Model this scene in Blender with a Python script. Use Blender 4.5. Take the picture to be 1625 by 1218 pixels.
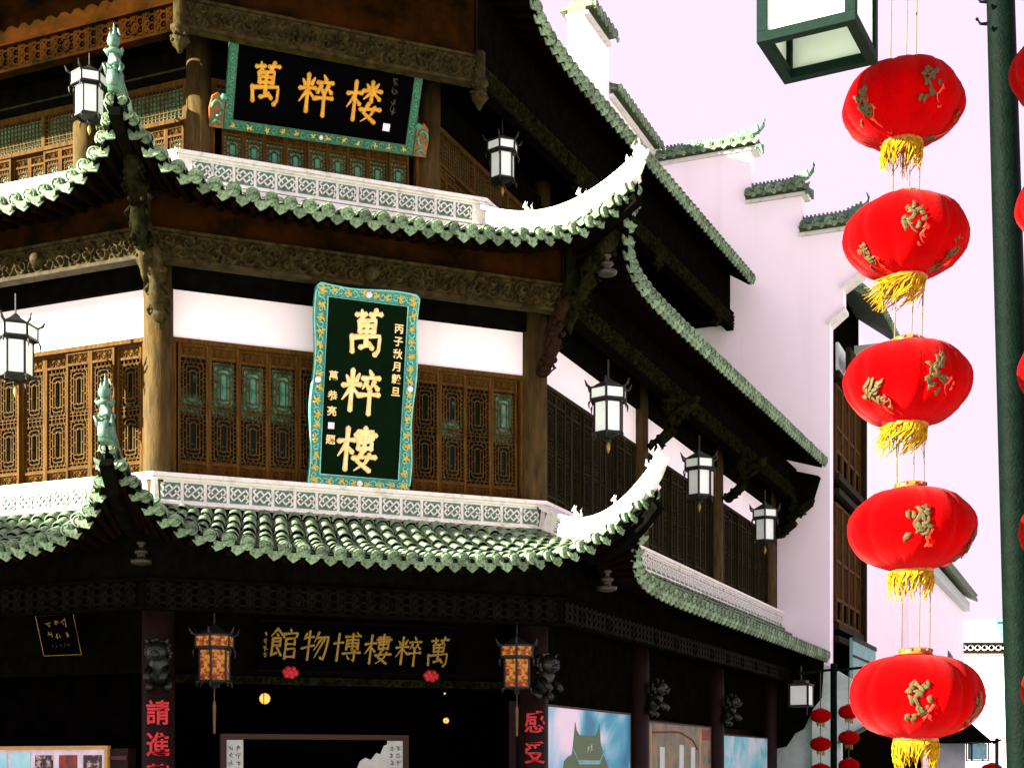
import bpy, math, random
import numpy as np
from mathutils import Vector, Matrix
random.seed(7)
C = bpy.context.scene
for o in list(bpy.data.objects): bpy.data.objects.remove(o)

# ------------------------------------------------------------------ camera, sky, sun, exposure
E = 1.7                                     # eye height
F = 2250.0                                  # focal length in pixels of the 1625 px wide photo
cam = bpy.data.cameras.new('camera'); camo = bpy.data.objects.new('camera', cam); C.collection.objects.link(camo)
camo.location = (0, 0, E); camo.rotation_euler = (math.radians(90), 0, 0)
cam.sensor_width = 36; cam.lens = 36 * F / 1625; cam.shift_y = (1215 - 609) / 1625; cam.clip_end = 2000
C.camera = camo
SUN_AZ = math.atan2(-.95, -.31)             # direction to the sun, horizontally (x, y) = (-.95, -.31)
SUN_EL = math.radians(17)
w = bpy.data.worlds.new('World'); C.world = w; w.use_nodes = True
nt = w.node_tree; nt.nodes.clear()
out = nt.nodes.new('ShaderNodeOutputWorld'); addn = nt.nodes.new('ShaderNodeAddShader')
b1 = nt.nodes.new('ShaderNodeBackground'); b2 = nt.nodes.new('ShaderNodeBackground')
sky = nt.nodes.new('ShaderNodeTexSky'); sky.sky_type = 'NISHITA'; sky.sun_disc = False
sky.sun_elevation = SUN_EL; sky.sun_rotation = SUN_AZ; sky.dust_density = 5
nt.links.new(sky.outputs[0], b1.inputs[0]); b1.inputs[1].default_value = .0012
b2.inputs[0].default_value = (1, .735, .98, 1); b2.inputs[1].default_value = .143      # bright milky haze over the town
nt.links.new(b1.outputs[0], addn.inputs[0]); nt.links.new(b2.outputs[0], addn.inputs[1]); nt.links.new(addn.outputs[0], out.inputs[0])
sl = bpy.data.lights.new('sun', 'SUN'); sl.energy = 5; sl.angle = math.radians(.6); sl.color = (1, .91, .74)
so = bpy.data.objects.new('sun', sl); C.collection.objects.link(so)
sd = Vector((-.95, -.31, 0)).normalized() * math.cos(SUN_EL) + Vector((0, 0, math.sin(SUN_EL)))
so.rotation_euler = sd.to_track_quat('Z', 'Y').to_euler(); so.location = (-20, -10, 30)
C.view_settings.view_transform = 'Standard'; C.view_settings.look = 'None'; C.view_settings.gamma = 1
C.view_settings.exposure = 3.0; C.view_settings.use_curve_mapping = False
C.cycles.max_bounces = 5

# ------------------------------------------------------------------ materials
M = {}
def mat(name, col, rough=.7, col2=None, scale=6, bump=.0, metal=0, vary=0, emit=None, estr=0, stretch=None, coat=0, bscale=None, spec=.35, alpha=1, detail=6, lo=.35, hi=.65):
    m = bpy.data.materials.new(name); m.use_nodes = True; t = m.node_tree; N = t.nodes; L = t.links
    p = N['Principled BSDF']; p.inputs['Roughness'].default_value = rough; p.inputs['Metallic'].default_value = metal
    p.inputs['Coat Weight'].default_value = coat; p.inputs['Specular IOR Level'].default_value = spec
    tc = N.new('ShaderNodeTexCoord'); mp = N.new('ShaderNodeMapping'); L.new(tc.outputs['Object'], mp.inputs[0])
    if stretch: mp.inputs['Scale'].default_value = stretch
    nz = N.new('ShaderNodeTexNoise'); nz.inputs['Scale'].default_value = scale; nz.inputs['Detail'].default_value = detail; nz.inputs['Roughness'].default_value = .65
    L.new(mp.outputs[0], nz.inputs['Vector'])
    r = N.new('ShaderNodeMapRange'); r.inputs[1].default_value = lo; r.inputs[2].default_value = hi; L.new(nz.outputs[0], r.inputs[0])
    mx = N.new('ShaderNodeMix'); mx.data_type = 'RGBA'; mx.inputs[6].default_value = (*col, 1)
    mx.inputs[7].default_value = (*(col2 or [c * .7 for c in col]), 1); L.new(r.outputs[0], mx.inputs[0])
    src = mx.outputs[2]
    if vary:
        oi = N.new('ShaderNodeObjectInfo'); h = N.new('ShaderNodeHueSaturation'); vr = N.new('ShaderNodeMapRange')
        vr.inputs[3].default_value = 1 - vary; vr.inputs[4].default_value = 1 + vary
        L.new(oi.outputs['Random'], vr.inputs[0]); L.new(vr.outputs[0], h.inputs['Value']); L.new(src, h.inputs['Color']); src = h.outputs[0]
    L.new(src, p.inputs['Base Color'])
    if bump:
        bn = N.new('ShaderNodeTexNoise'); bn.inputs['Scale'].default_value = bscale or scale * 6; bn.inputs['Detail'].default_value = 5; L.new(mp.outputs[0], bn.inputs['Vector'])
        bb = N.new('ShaderNodeBump'); bb.inputs['Strength'].default_value = bump; bb.inputs['Distance'].default_value = .01
        L.new(bn.outputs[0], bb.inputs['Height']); L.new(bb.outputs[0], p.inputs['Normal'])
    if emit: p.inputs['Emission Color'].default_value = (*emit, 1); p.inputs['Emission Strength'].default_value = estr
    M[name] = m; return m
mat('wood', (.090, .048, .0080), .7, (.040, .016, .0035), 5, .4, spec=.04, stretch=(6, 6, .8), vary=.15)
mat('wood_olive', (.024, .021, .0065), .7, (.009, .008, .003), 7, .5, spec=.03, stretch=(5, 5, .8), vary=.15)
mat('column_wood', (.078, .050, .0145), .7, (.030, .021, .007), 4, .5, spec=.06, stretch=(4, 4, .7))
mat('red_wood', (.012, .004, .002), .6, (.008, .003, .0015), 6, .3, spec=.15, stretch=(1, 1, 5))
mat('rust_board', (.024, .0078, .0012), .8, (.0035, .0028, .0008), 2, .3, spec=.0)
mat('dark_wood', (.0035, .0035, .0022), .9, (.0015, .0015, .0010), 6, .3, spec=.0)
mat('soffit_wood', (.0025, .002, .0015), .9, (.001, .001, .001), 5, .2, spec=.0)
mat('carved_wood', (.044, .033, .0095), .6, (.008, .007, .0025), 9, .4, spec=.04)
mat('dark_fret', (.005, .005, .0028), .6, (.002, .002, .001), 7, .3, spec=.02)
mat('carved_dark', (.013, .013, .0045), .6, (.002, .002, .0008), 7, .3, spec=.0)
mat('tile', (.21, .30, .18), .7, (.045, .10, .045), 11, .8, vary=.42, lo=.4, hi=.62)
mat('tile_pan', (.13, .19, .11), .8, (.05, .085, .045), 9, .6)
mat('tile_end', (.19, .30, .165), .6, (.022, .062, .026), 20, .7, vary=.42, lo=.4, hi=.62)
mat('glaze', (.02, .075, .045), .5, (.10, .20, .14), 16, .5, vary=.1)
mat('plaster', (.96, .92, .96), .9, (.94, .90, .94), 1.5, .15, bscale=60)
def stain(name, amt):
    t = M[name].node_tree; N = t.nodes; L = t.links; p = N['Principled BSDF']; src = p.inputs['Base Color'].links[0].from_socket
    tc = N.new('ShaderNodeTexCoord'); mp = N.new('ShaderNodeMapping'); mp.inputs['Scale'].default_value = (1.6, 1.6, .10); nz = N.new('ShaderNodeTexNoise'); nz.inputs['Scale'].default_value = 1.8; nz.inputs['Detail'].default_value = 7
    L.new(tc.outputs['Object'], mp.inputs[0]); L.new(mp.outputs[0], nz.inputs['Vector']); r = N.new('ShaderNodeMapRange'); r.inputs[1].default_value = .55; r.inputs[2].default_value = .78; r.inputs[4].default_value = amt; L.new(nz.outputs[0], r.inputs[0])
    mx = N.new('ShaderNodeMix'); mx.data_type = 'RGBA'; mx.inputs[7].default_value = (.42, .45, .38, 1); L.new(r.outputs[0], mx.inputs[0]); L.new(src, mx.inputs[6]); L.new(mx.outputs[2], p.inputs['Base Color'])
stain('plaster', .14)
mat('ridge_plaster', (.74, .74, .69), .85, (.30, .34, .24), 7, .6, lo=.52, hi=.80)
mat('fret_recess', (.12, .24, .17), .8, (.06, .13, .09), 12, .3)
mat('black_board', (.001, .001, .0012), .8, (.0014, .0012, .0016), 3, .0, spec=.0)
mat('green_board', (.0015, .007, .002), .7, (.002, .009, .003), 3, .05, spec=.01)
mat('gold', (.66, .34, .02), .45, (.48, .22, .01), 12, .3)
mat('pale_gold', (.90, .72, .38), .4, (.78, .52, .16), 14, .3)
mat('gold_dull', (.30, .20, .02), .5, (.20, .13, .012), 12, .3)
mat('border', (.02, .16, .12), .45, (.06, .32, .26), 30, .4)
mat('border_dark', (.006, .06, .03), .45, (.02, .14, .07), 26, .4)
mat('scroll_teal', (.10, .48, .42), .45, (.25, .60, .50), 20, .3)
mat('scroll_green', (.03, .19, .10), .45, (.07, .28, .18), 20, .3)
mat('scroll_gold', (.62, .46, .07), .45, (.40, .34, .06), 20, .3)
mat('white_boss', (.85, .78, .85), .3)
mat('orange_lacquer', (.26, .08, .01), .4, (.08, .05, .01), 8, .3)
mat('pane_teal', (.07, .32, .19), .6, (.02, .10, .06), 2.2, 0, lo=.42, hi=.6)  # teal light in the panes, put into their colour
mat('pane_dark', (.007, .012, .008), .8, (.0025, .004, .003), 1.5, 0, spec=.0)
mat('pane_light', (.09, .27, .18), .8, (.02, .09, .055), 6, 0, lo=.4, hi=.6, spec=0)  # light across the upper panes, painted on a teal sheet
mat('pane_mix', (.06, .19, .12), .5, (.005, .010, .006), 1.6, 0, lo=.38, hi=.46, vary=.3, spec=.05)  # patches of teal light on dark glass, painted in
mat('lamp_glass', (.80, .96, .88), .4, (.74, .90, .82), 4)
mat('lamp_metal', (.005, .007, .004), .6, (.0025, .004, .0025), 9, .3)
mat('lamp_green', (.003, .014, .009), .6, (.002, .009, .006), 40, .5, spec=.05)
mat('pole_green', (.0012, .0052, .003), .6, (.0006, .0028, .0016), 9, .8, spec=.03)
mat('amber_glass', (.10, .03, .006), .4, (.06, .01, .003), 18, 0, spec=.1)
def amber():
    m = M['amber_glass']; t = m.node_tree; p = t.nodes['Principled BSDF']; nz = t.nodes.new('ShaderNodeTexNoise'); nz.inputs['Scale'].default_value = 22; tc_ = t.nodes.new('ShaderNodeTexCoord'); t.links.new(tc_.outputs['Object'], nz.inputs['Vector'])
    rp = t.nodes.new('ShaderNodeValToRGB'); rp.color_ramp.elements[0].color = (.22, .012, .004, 1); rp.color_ramp.elements[1].color = (1, .42, .08, 1)
    rp.color_ramp.elements[0].position = .4; rp.color_ramp.elements[1].position = .62
    t.links.new(nz.outputs[0], rp.inputs[0]); t.links.new(rp.outputs[0], p.inputs['Emission Color']); p.inputs['Emission Strength'].default_value = .06
amber()
mat('bulb', (1, .6, .2), .4, emit=(1, .40, .06), estr=.2)
mat('red_char', (.50, .015, .02), .5, (.4, .01, .02), 12)
mat('bronze', (.02, .018, .008), .5, (.01, .009, .004), 9)
mat('red_cloth', (.30, .0002, .0006), .8, (.21, .0002, .0004), 4, .4, bscale=90, spec=.0)
M['red_cloth'].node_tree.nodes['Principled BSDF'].inputs['Sheen Weight'].default_value = .03; M['red_cloth'].node_tree.nodes['Principled BSDF'].inputs['Sheen Roughness'].default_value = .45
mat('emblem_orange', (.5, .02, .003), .5, (.5, .02, .002), 20)
mat('red_seam', (.45, .002, .004), .5)
mat('fringe', (.46, .27, .012), .8, (.22, .11, .006), 30, spec=.0)
mat('emblem', (.035, .030, .004), .7, (.060, .045, .006), 40, .4)
mat('cord', (.10, .09, .05), .8)
mat('cord_gold', (.12, .07, .015), .6)
mat('teal_sign', (.18, .42, .36), .6, (.10, .28, .24), 5, .2)
mat('ink', (.02, .03, .025), .6)
mat('paper', (.62, .70, .62), .7, (.50, .60, .52), 5)
mat('pale_wall', (.55, .62, .58), .85, (.42, .52, .47), 2.5, .2)
mat('green_shade', (.62, .80, .68), .85, (.45, .62, .52), 3, .3)  # green-tinted shade on white plaster, held in the base colour
mat('brown_frame', (.04, .012, .006), .6, (.04, .012, .006), 9, .2)
mat('gilt_frame', (.50, .30, .07), .45, (.4, .24, .05), 9, .2)
mat('paving', (.58, .60, .52), .85, (.50, .52, .45), 1.2, .3)
mat('poster_green', (.09, .17, .06), .5, (.06, .12, .04), 40)
mat('poster_white', (.80, .75, .85), .5)
mat('poster_teal', (.25, .62, .60), .5)
mat('photo_red', (.30, .04, .02), .5, (.04, .02, .01), 9)
mat('photo_dark', (.03, .02, .02), .5, (.5, .4, .35), 12, lo=.5, hi=.6)
mat('red_carving', (.020, .008, .003), .6, (.005, .003, .0015), 20, .4, spec=.04)
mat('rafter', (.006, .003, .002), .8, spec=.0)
def poster_mat(name, stops, scale, axis=2):
    m = mat(name, (1, 1, 1), .45); t = m.node_tree; N = t.nodes; L = t.links
    nz = N.new('ShaderNodeTexNoise'); nz.inputs['Scale'].default_value = scale; nz.inputs['Detail'].default_value = 3; nz.inputs['Distortion'].default_value = .6
    tc = N.new('ShaderNodeTexCoord'); L.new(tc.outputs['Object'], nz.inputs['Vector'])
    r = N.new('ShaderNodeValToRGB'); el = r.color_ramp.elements
    el[0].position = stops[0][0]; el[0].color = (*stops[0][1], 1); el[1].position = stops[-1][0]; el[1].color = (*stops[-1][1], 1)
    for pos, c in stops[1:-1]: e = el.new(pos); e.color = (*c, 1)
    L.new(nz.outputs[0], r.inputs[0]); L.new(r.outputs[0], N['Principled BSDF'].inputs['Base Color'])
poster_mat('poster_sky', [(.36, (.01, .22, .34)), (.46, (.05, .42, .54)), (.55, (.40, .66, .78)), (.62, (.85, .78, .88))], .8)
poster_mat('poster_photo', [(.3, (.05, .07, .03)), (.45, (.13, .15, .06)), (.56, (.17, .17, .07)), (.64, (.36, .13, .04))], 3)
poster_mat('poster_cyan', [(.35, (.15, .6, .65)), (.5, (.3, .75, .75)), (.65, (.7, .8, .85))], 1.5)

# ------------------------------------------------------------------ mesh helper
class MB:
    def __init__(s): s.v = []; s.f = []
    def add(s, vs, fs):
        n = len(s.v); s.v += [tuple(v) for v in vs]; s.f += [tuple(i + n for i in f) for f in fs]; return s
    def box(s, x0, x1, y0, y1, z0, z1, fn=None):
        vs = [(x, y, z) for z in (z0, z1) for (x, y) in ((x0, y0), (x1, y0), (x1, y1), (x0, y1))]
        if fn: vs = [fn(*v) for v in vs]
        return s.add(vs, [(3, 2, 1, 0), (4, 5, 6, 7), (0, 1, 5, 4), (1, 2, 6, 5), (2, 3, 7, 6), (3, 0, 4, 7)])
    def bar(s, a, b, w, h=None, up=(0, 0, 1)):
        a = Vector(a); b = Vector(b); d = (b - a).normalized(); u = Vector(up)
        if abs(d.dot(u)) > .98: u = Vector((0, 1, 0))
        x = d.cross(u).normalized() * w / 2; y = x.cross(d).normalized() * (h or w) / 2
        vs = [p + i * x + j * y for p in (a, b) for (i, j) in ((-1, -1), (1, -1), (1, 1), (-1, 1))]
        return s.add(vs, [(0, 1, 2, 3), (7, 6, 5, 4), (0, 4, 5, 1), (1, 5, 6, 2), (2, 6, 7, 3), (3, 7, 4, 0)])
    def tube(s, pts, r, n=8, flat=1.0, up=(0, 0, 1), cap=True):
        pts = [Vector(p) for p in pts]; rs = r if isinstance(r, (list, tuple)) else [r] * len(pts)
        vs = []; k = len(pts)
        for i, p in enumerate(pts):
            d = (pts[min(i + 1, k - 1)] - pts[max(i - 1, 0)]).normalized(); u = Vector(up)
            if abs(d.dot(u)) > .98: u = Vector((1, 0, .01)).normalized()
            x = d.cross(u).normalized(); y = x.cross(d)
            for j in range(n):
                a = 2 * math.pi * j / n; vs.append(p + rs[i] * (math.cos(a) * x + math.sin(a) * flat * y))
        fs = [(i * n + j, i * n + (j + 1) % n, (i + 1) * n + (j + 1) % n, (i + 1) * n + j) for i in range(k - 1) for j in range(n)]
        if cap: fs += [tuple(range(n))[::-1], tuple((k - 1) * n + j for j in range(n))]
        return s.add(vs, fs)
    def lathe(s, prof, n=16, c=(0, 0, 0), fn=None, ang0=0):
        vs = []
        for (r, z) in prof:
            for j in range(n):
                a = ang0 + 2 * math.pi * j / n; rr = r * (fn(a) if fn else 1)
                vs.append((c[0] + rr * math.cos(a), c[1] + rr * math.sin(a), c[2] + z))
        k = len(prof)
        fs = [(i * n + j, i * n + (j + 1) % n, (i + 1) * n + (j + 1) % n, (i + 1) * n + j) for i in range(k - 1) for j in range(n)]
        fs += [tuple(range(n))[::-1], tuple((k - 1) * n + j for j in range(n))]
        return s.add(vs, fs)
    def ball(s, c, r, n=8, m=5, sc=(1, 1, 1)):
        c = Vector(c); vs = [c + Vector((0, 0, -r * sc[2]))]
        for i in range(1, m):
            t = -math.pi / 2 + math.pi * i / m
            vs += [c + Vector((r * sc[0] * math.cos(t) * math.cos(2 * math.pi * j / n), r * sc[1] * math.cos(t) * math.sin(2 * math.pi * j / n), r * sc[2] * math.sin(t))) for j in range(n)]
        vs.append(c + Vector((0, 0, r * sc[2]))); L = len(vs) - 1
        fs = [(0, 1 + (j + 1) % n, 1 + j) for j in range(n)]
        fs += [(1 + i * n + j, 1 + i * n + (j + 1) % n, 1 + (i + 1) * n + (j + 1) % n, 1 + (i + 1) * n + j) for i in range(m - 2) for j in range(n)]
        fs += [(L, 1 + (m - 2) * n + j, 1 + (m - 2) * n + (j + 1) % n) for j in range(n)]
        return s.add(vs, fs)
    def prism(s, poly, fn, d0, d1):               # poly in (a,b), fn(a,b,d)->point; extruded d0..d1
        n = len(poly); vs = [fn(a, b, d0) for a, b in poly] + [fn(a, b, d1) for a, b in poly]
        return s.add(vs, [tuple(range(n)), tuple(range(2 * n - 1, n - 1, -1))] + [((i + 1) % n, i, n + i, n + (i + 1) % n) for i in range(n)])
    def merge(s, o, fn): return s.add([fn(*v) for v in o.v], o.f)
    def mesh(s, name, m, smooth=False, off=(0, 0, 0)):
        me = bpy.data.meshes.new(name); me.from_pydata([(v[0] - off[0], v[1] - off[1], v[2] - off[2]) for v in s.v], [], s.f)
        me.materials.append(M[m] if isinstance(m, str) else m)
        if smooth: me.shade_smooth()
        return me
WM = {}
def tag(o, label=None, cat=None, group=None, kind=None):
    if label: o['label'] = label
    if cat: o['category'] = cat
    if group: o['group'] = group
    if kind: o['kind'] = kind
    return o
def empty(name, loc, label, cat, group=None, rz=0, mtx=None):
    o = bpy.data.objects.new(name, None); C.collection.objects.link(o)
    m = mtx if mtx is not None else Matrix.Translation(loc) @ Matrix.Rotation(rz, 4, 'Z')
    o.matrix_basis = m; WM[o] = m.copy(); return tag(o, label, cat, group)
def link(name, me, parent=None, mtx=None, local=True, kind=None):
    """links a mesh; mtx in the parent's frame (local) or the world's"""
    o = bpy.data.objects.new(name, me); C.collection.objects.link(o); mtx = mtx or Matrix()
    if parent:
        o.parent = parent
        wm = WM[parent] @ mtx if local else mtx
        o.matrix_basis = WM[parent].inverted() @ wm; WM[o] = wm
    else: o.matrix_basis = mtx; WM[o] = mtx.copy()
    if kind: o['kind'] = kind
    return o
def part(name, mb, m, parent, smooth=False, kind=None):      # mb given in the world's frame
    return link(name, mb.mesh(name, m, smooth), parent, Matrix(), local=False, kind=kind)
def lpart(name, mb, m, parent, smooth=False, kind=None):     # mb given in the parent's frame
    return link(name, mb.mesh(name, m, smooth), parent, None, kind=kind)
def copy_tree(src, mtx, label=None, parent=None):
    c = src.copy(); C.collection.objects.link(c); c.parent = parent
    if parent is None: c.matrix_basis = mtx; WM[c] = mtx.copy()
    else: WM[c] = WM[parent] @ c.matrix_basis
    if label: c['label'] = label
    for ch in kids.get(src, []): copy_tree(ch, None, None, c)
    return c
kids = {}
def reg(root):
    for o in C.collection.objects:
        if o.parent == root: kids.setdefault(root, []).append(o); reg(o)
    return root

# ------------------------------------------------------------------ frames of the facades
T22 = math.tan(math.radians(22.5))
class Face:
    def __init__(s, org, u, n): s.g = Vector((org[0], org[1], 0)); s.u = Vector((*u, 0)).normalized(); s.n = Vector((*n, 0)).normalized()
    def p(s, a, o, z): return s.g + s.u * a + s.n * o + Vector((0, 0, z + E))
    def m(s, a, o, z, tilt=0):        # local x along the wall, y into the wall, z up; tilt leans the top outwards
        r = Matrix((( s.u.x, -s.n.x, 0, 0), (s.u.y, -s.n.y, 0, 0), (0, 0, 1, 0), (0, 0, 0, 1)))
        return Matrix.Translation(s.p(a, o, z)) @ r @ Matrix.Rotation(tilt, 4, 'X')
A = (-4.34, 17.4)
def dr(d): return (math.sin(math.radians(d)), math.cos(math.radians(d)))
u0 = dr(68); B = (A[0] + 5 * u0[0], A[1] + 5 * u0[1])
FR = Face(A, u0, (u0[1], -u0[0]))
ul = dr(113); LE = Face(A, ul, (ul[1], -ul[0]))              # a runs 0 at the corner, negative to the left
ur = dr(23); RI = Face(B, ur, (ur[1], -ur[0]))
RL = 14.9
def span(face, o):      # where a line at offset o runs on each face
    if face is FR: return -o * T22, 5 + o * T22
    if face is LE: return -6.4, o * T22
    return -o * T22, RL
FACES = [FR, LE, RI]

# ------------------------------------------------------------------ ground
g = MB().add([(-600, -60, 0), (600, -60, 0), (600, 900, 0), (-600, 900, 0)], [(0, 1, 2, 3)])
tag(link('ground', g.mesh('ground', 'paving')), 'pale stone paving of the street', kind='structure')

# ------------------------------------------------------------------ the pavilion
PAV = empty('corner_pavilion', (-1, 22, 0), 'three storey timber pavilion with upturned tiled eaves and lattice windows', 'building')
def wallbox(mb, face, a0, a1, o0, o1, z0, z1): mb.box(a0, a1, o0, o1, z0, z1, lambda a, o, z: face.p(a, o, z))

# --- small shared meshes of roof tiles
def cover_tile():
    m = MB(); n = 6; vs = []
    for y, r in ((0, .090), (.235, .070)):
        for R in (r, r - .014):
            for j in range(n + 1):
                a = math.pi * j / n; vs.append((R * math.cos(a), y, R * math.sin(a) * .95 + (.020 if y == 0 else 0)))
    k = n + 1; fs = []
    for j in range(n):
        fs.append((j, j + 1, 2 * k + j + 1, 2 * k + j)); fs.append((j, k + j, k + j + 1, j + 1))
    return m.add(vs, fs)
def end_cap():
    m = MB(); n = 12
    vs = [(0, -.03, 0)] + [(.028 * math.cos(2 * math.pi * j / n), -.028, .028 * math.sin(2 * math.pi * j / n)) for j in range(n)]
    vs += [((.056 if j % 2 else .05) * math.cos(2 * math.pi * j / n), -.006 if j % 2 else -.02, (.056 if j % 2 else .05) * math.sin(2 * math.pi * j / n)) for j in range(n)]
    vs += [(.066 * math.cos(2 * math.pi * j / n), -.026, .066 * math.sin(2 * math.pi * j / n)) for j in range(n)]
    vs += [(.080 * math.cos(2 * math.pi * j / n), -.018, .080 * math.sin(2 * math.pi * j / n)) for j in range(n)]
    vs += [(.078 * math.cos(2 * math.pi * j / n), .03, .078 * math.sin(2 * math.pi * j / n)) for j in range(n)]
    fs = [(0, 1 + (j + 1) % n, 1 + j)[::-1] for j in range(n)]
    for r in range(4): fs += [(1 + r * n + j, 1 + r * n + (j + 1) % n, 1 + (r + 1) * n + (j + 1) % n, 1 + (r + 1) * n + j) for j in range(n)]
    return m.add(vs, fs)
def drip_tile():
    m = MB(); top = [(-.115, .015), (-.06, -.02), (0, -.032), (.06, -.02), (.115, .015)]
    bot = [(-.11, -.03), (-.075, -.095), (0, -.15), (.075, -.095), (.11, -.03)]
    poly = top + bot[::-1]
    m.prism(poly, lambda a, b, d: (a, d, b), -.012, .012)
    m.prism([(-.05, -.045), (0, -.055), (.05, -.045), (.035, -.09), (0, -.115), (-.035, -.09)], lambda a, b, d: (a, d, b), -.022, -.010)
    return m
ME_tile = cover_tile().mesh('roof_tile', 'tile', True); ME_cap = end_cap().mesh('end_tile', 'tile_end', False); ME_drip = drip_tile().mesh('drip_tile', 'tile_end')

def hfun(d): return .62 * math.exp(-d / .27) + .38 * math.exp(-d / .75)
class Roof:
    def __init__(s, face, ot, zt, oe, ze, tip, rise, tilt=0, end=None):
        s.face, s.ot, s.zt, s.oe, s.ze, s.tip, s.rise, s.tilt, s.end = face, ot, zt, oe, ze, tip, rise, tilt, end
        s.cl = face is not LE; s.cr = face is not RI
        a, b = s.ends(s.oe); s.len = b - a
    def ends(s, o):
        a, b = span(s.face, o)
        if s.face is RI and s.end: b = s.end
        return a, b
    def h(s, p):
        h = 0
        if s.cl: h += hfun(p * s.len)
        if s.cr: h += hfun((1 - p) * s.len)
        return h
    def at(s, p, v):
        h = min(1, s.h(p)); oe = s.oe + (s.tip - s.oe) * h; o = s.ot + (oe - s.ot) * v
        a, b = s.ends(o); al = a + (b - a) * p
        z = s.zt + (s.ze - s.zt) * v - .10 * math.sin(math.pi * v) + s.rise * h * max(v, 0) ** 2.3 + s.tilt * max(al, 0)
        return s.face.p(al, o, z)
    def frame(s, p, v):
        e = 1e-3; P = s.at(p, v); T = (s.at(p, v + e) - s.at(p, v - e)).normalized()
        S = (s.at(min(p + e, 1), v) - s.at(max(p - e, 0), v)).normalized()
        Nn = S.cross(-T).normalized(); X = (-T).cross(Nn).normalized()
        return P, X, -T, Nn
def mtx(P, X, Y, Z): return Matrix(((X.x, Y.x, Z.x, P.x), (X.y, Y.y, Z.y, P.y), (X.z, Y.z, Z.z, P.z), (0, 0, 0, 1)))

tile_jobs = []
def build_roof(r, single_rows, caps_single=True, jobs=tile_jobs):
    # pan surface and soffit, with a closed fascia
    m = MB(); NP = 70 if r.face is not RI else 120; NV = 10
    ps = [i / NP for i in range(NP + 1)]
    if r.face is not LE or True:
        ps = sorted(set([(1 - math.cos(math.pi * q)) / 2 * .5 + q * .5 for q in ps]))
    top = [[r.at(p, j / NV) for j in range(NV + 1)] for p in ps]
    k = NV + 1; vs = [q for row in top for q in row]; n = len(vs)
    vs2 = [q - Vector((0, 0, .09)) for q in vs]
    f1 = []; f2 = []
    for i in range(len(ps) - 1):
        for j in range(NV):
            a, b, c, d = i * k + j, i * k + j + 1, (i + 1) * k + j + 1, (i + 1) * k + j
            f1.append((a, b, c, d)); f2.append((a, d, c, b))
    mt = MB().add(vs, f1); roof = part('roof', mt, 'tile_pan', PAV, True)
    ms = MB().add(vs2, f2)
    # fascia
    for i in range(len(ps) - 1):
        a, d = i * k + NV, (i + 1) * k + NV
        ms.add([vs[a] - Vector((0, 0, .02)), vs[d] - Vector((0, 0, .02)), vs2[d], vs2[a]], [(3, 2, 1, 0)])
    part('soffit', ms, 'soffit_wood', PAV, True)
    # tiles
    NA = 600; arc = [0.0]; pv = r.at(0, 1)
    for i in range(1, NA + 1): q_ = r.at(i / NA, 1); arc.append(arc[-1] + (q_ - pv).length); pv = q_
    big_ = 1.12 if r.face is RI else 1.0; cols = max(4, round(arc[-1] / (.225 * big_))); stuff = MB()
    def pat(t):
        tgt = t * arc[-1]; k = min(NA - 1, max(0, int(np.searchsorted(arc, tgt)) - 1)); return (k + (tgt - arc[k]) / (arc[k + 1] - arc[k])) / NA
    sl = (r.at(.5, 0) - r.at(.5, 1)).length; rows = int(sl / .2)
    base = cover_tile(); ec = end_cap(); dt = drip_tile()
    for i in range(cols):
        p = pat((i + .5) / cols)
        L = (r.at(p, 0) - r.at(p, 1)).length; dv = .2 / L; 
        for j in range(int(L / .2) + 1):
            v = 1 - j * dv - .01
            if v < .0: break
            P, X, Y, Z = r.frame(p, v); 
            jit = Matrix.Rotation(random.uniform(-.05, .05), 4, 'Z') @ Matrix.Rotation(random.uniform(-.02, .03), 4, 'X')
            mm = mtx(P + Z * .012, X, Y, Z) @ jit @ Matrix.Scale(random.uniform(.95, 1.06) * big_, 4)
            if j < single_rows: jobs.append(('roof_tile', roof, mm))
            else: stuff.merge(base, lambda x, y, z: mm @ Vector((x, y, z)))
        P, X, Y, Z = r.frame(p, 1.0)
        Zc = (Z * .35 + Vector((0, 0, .8))).normalized(); Yc = X.cross(Zc).normalized() * -1
        Yc = Zc.cross(X).normalized(); Zc = X.cross(Yc).normalized()
        mm = mtx(P + Z * .02 - Y * .015, X, Yc, Zc) @ Matrix.Scale(1 - .22 * min(1, r.h(p)), 4) @ Matrix.Rotation(random.uniform(-.2, .2), 4, 'Y') @ Matrix.Scale(random.uniform(.94, 1.08) * big_, 4)
        link('end_tile', ME_cap, roof, mm, False)
        if i < cols - 1:
            P, X, Y, Z = r.frame(pat((i + 1) / cols), 1.0)
            Zc = (Z * .35 + Vector((0, 0, .8))).normalized(); Yc = Zc.cross(X).normalized(); Zc = X.cross(Yc).normalized()
            mm = mtx(P - Y * .012 + Z * .01, X, Yc, Zc) @ Matrix.Rotation(random.uniform(-.08, .08), 4, 'Y') @ Matrix.Scale(big_ * 1, 4)
            link('drip_tile', ME_drip, roof, mm, False)
    if stuff.v:
        part('upper_tiles', stuff, 'tile', PAV, True, 'stuff')
    # rafters under the edge
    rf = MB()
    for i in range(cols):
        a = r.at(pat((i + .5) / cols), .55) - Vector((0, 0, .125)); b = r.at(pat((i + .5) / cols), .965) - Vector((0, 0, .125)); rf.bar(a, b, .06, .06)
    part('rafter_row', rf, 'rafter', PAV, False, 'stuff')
    return roof
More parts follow.
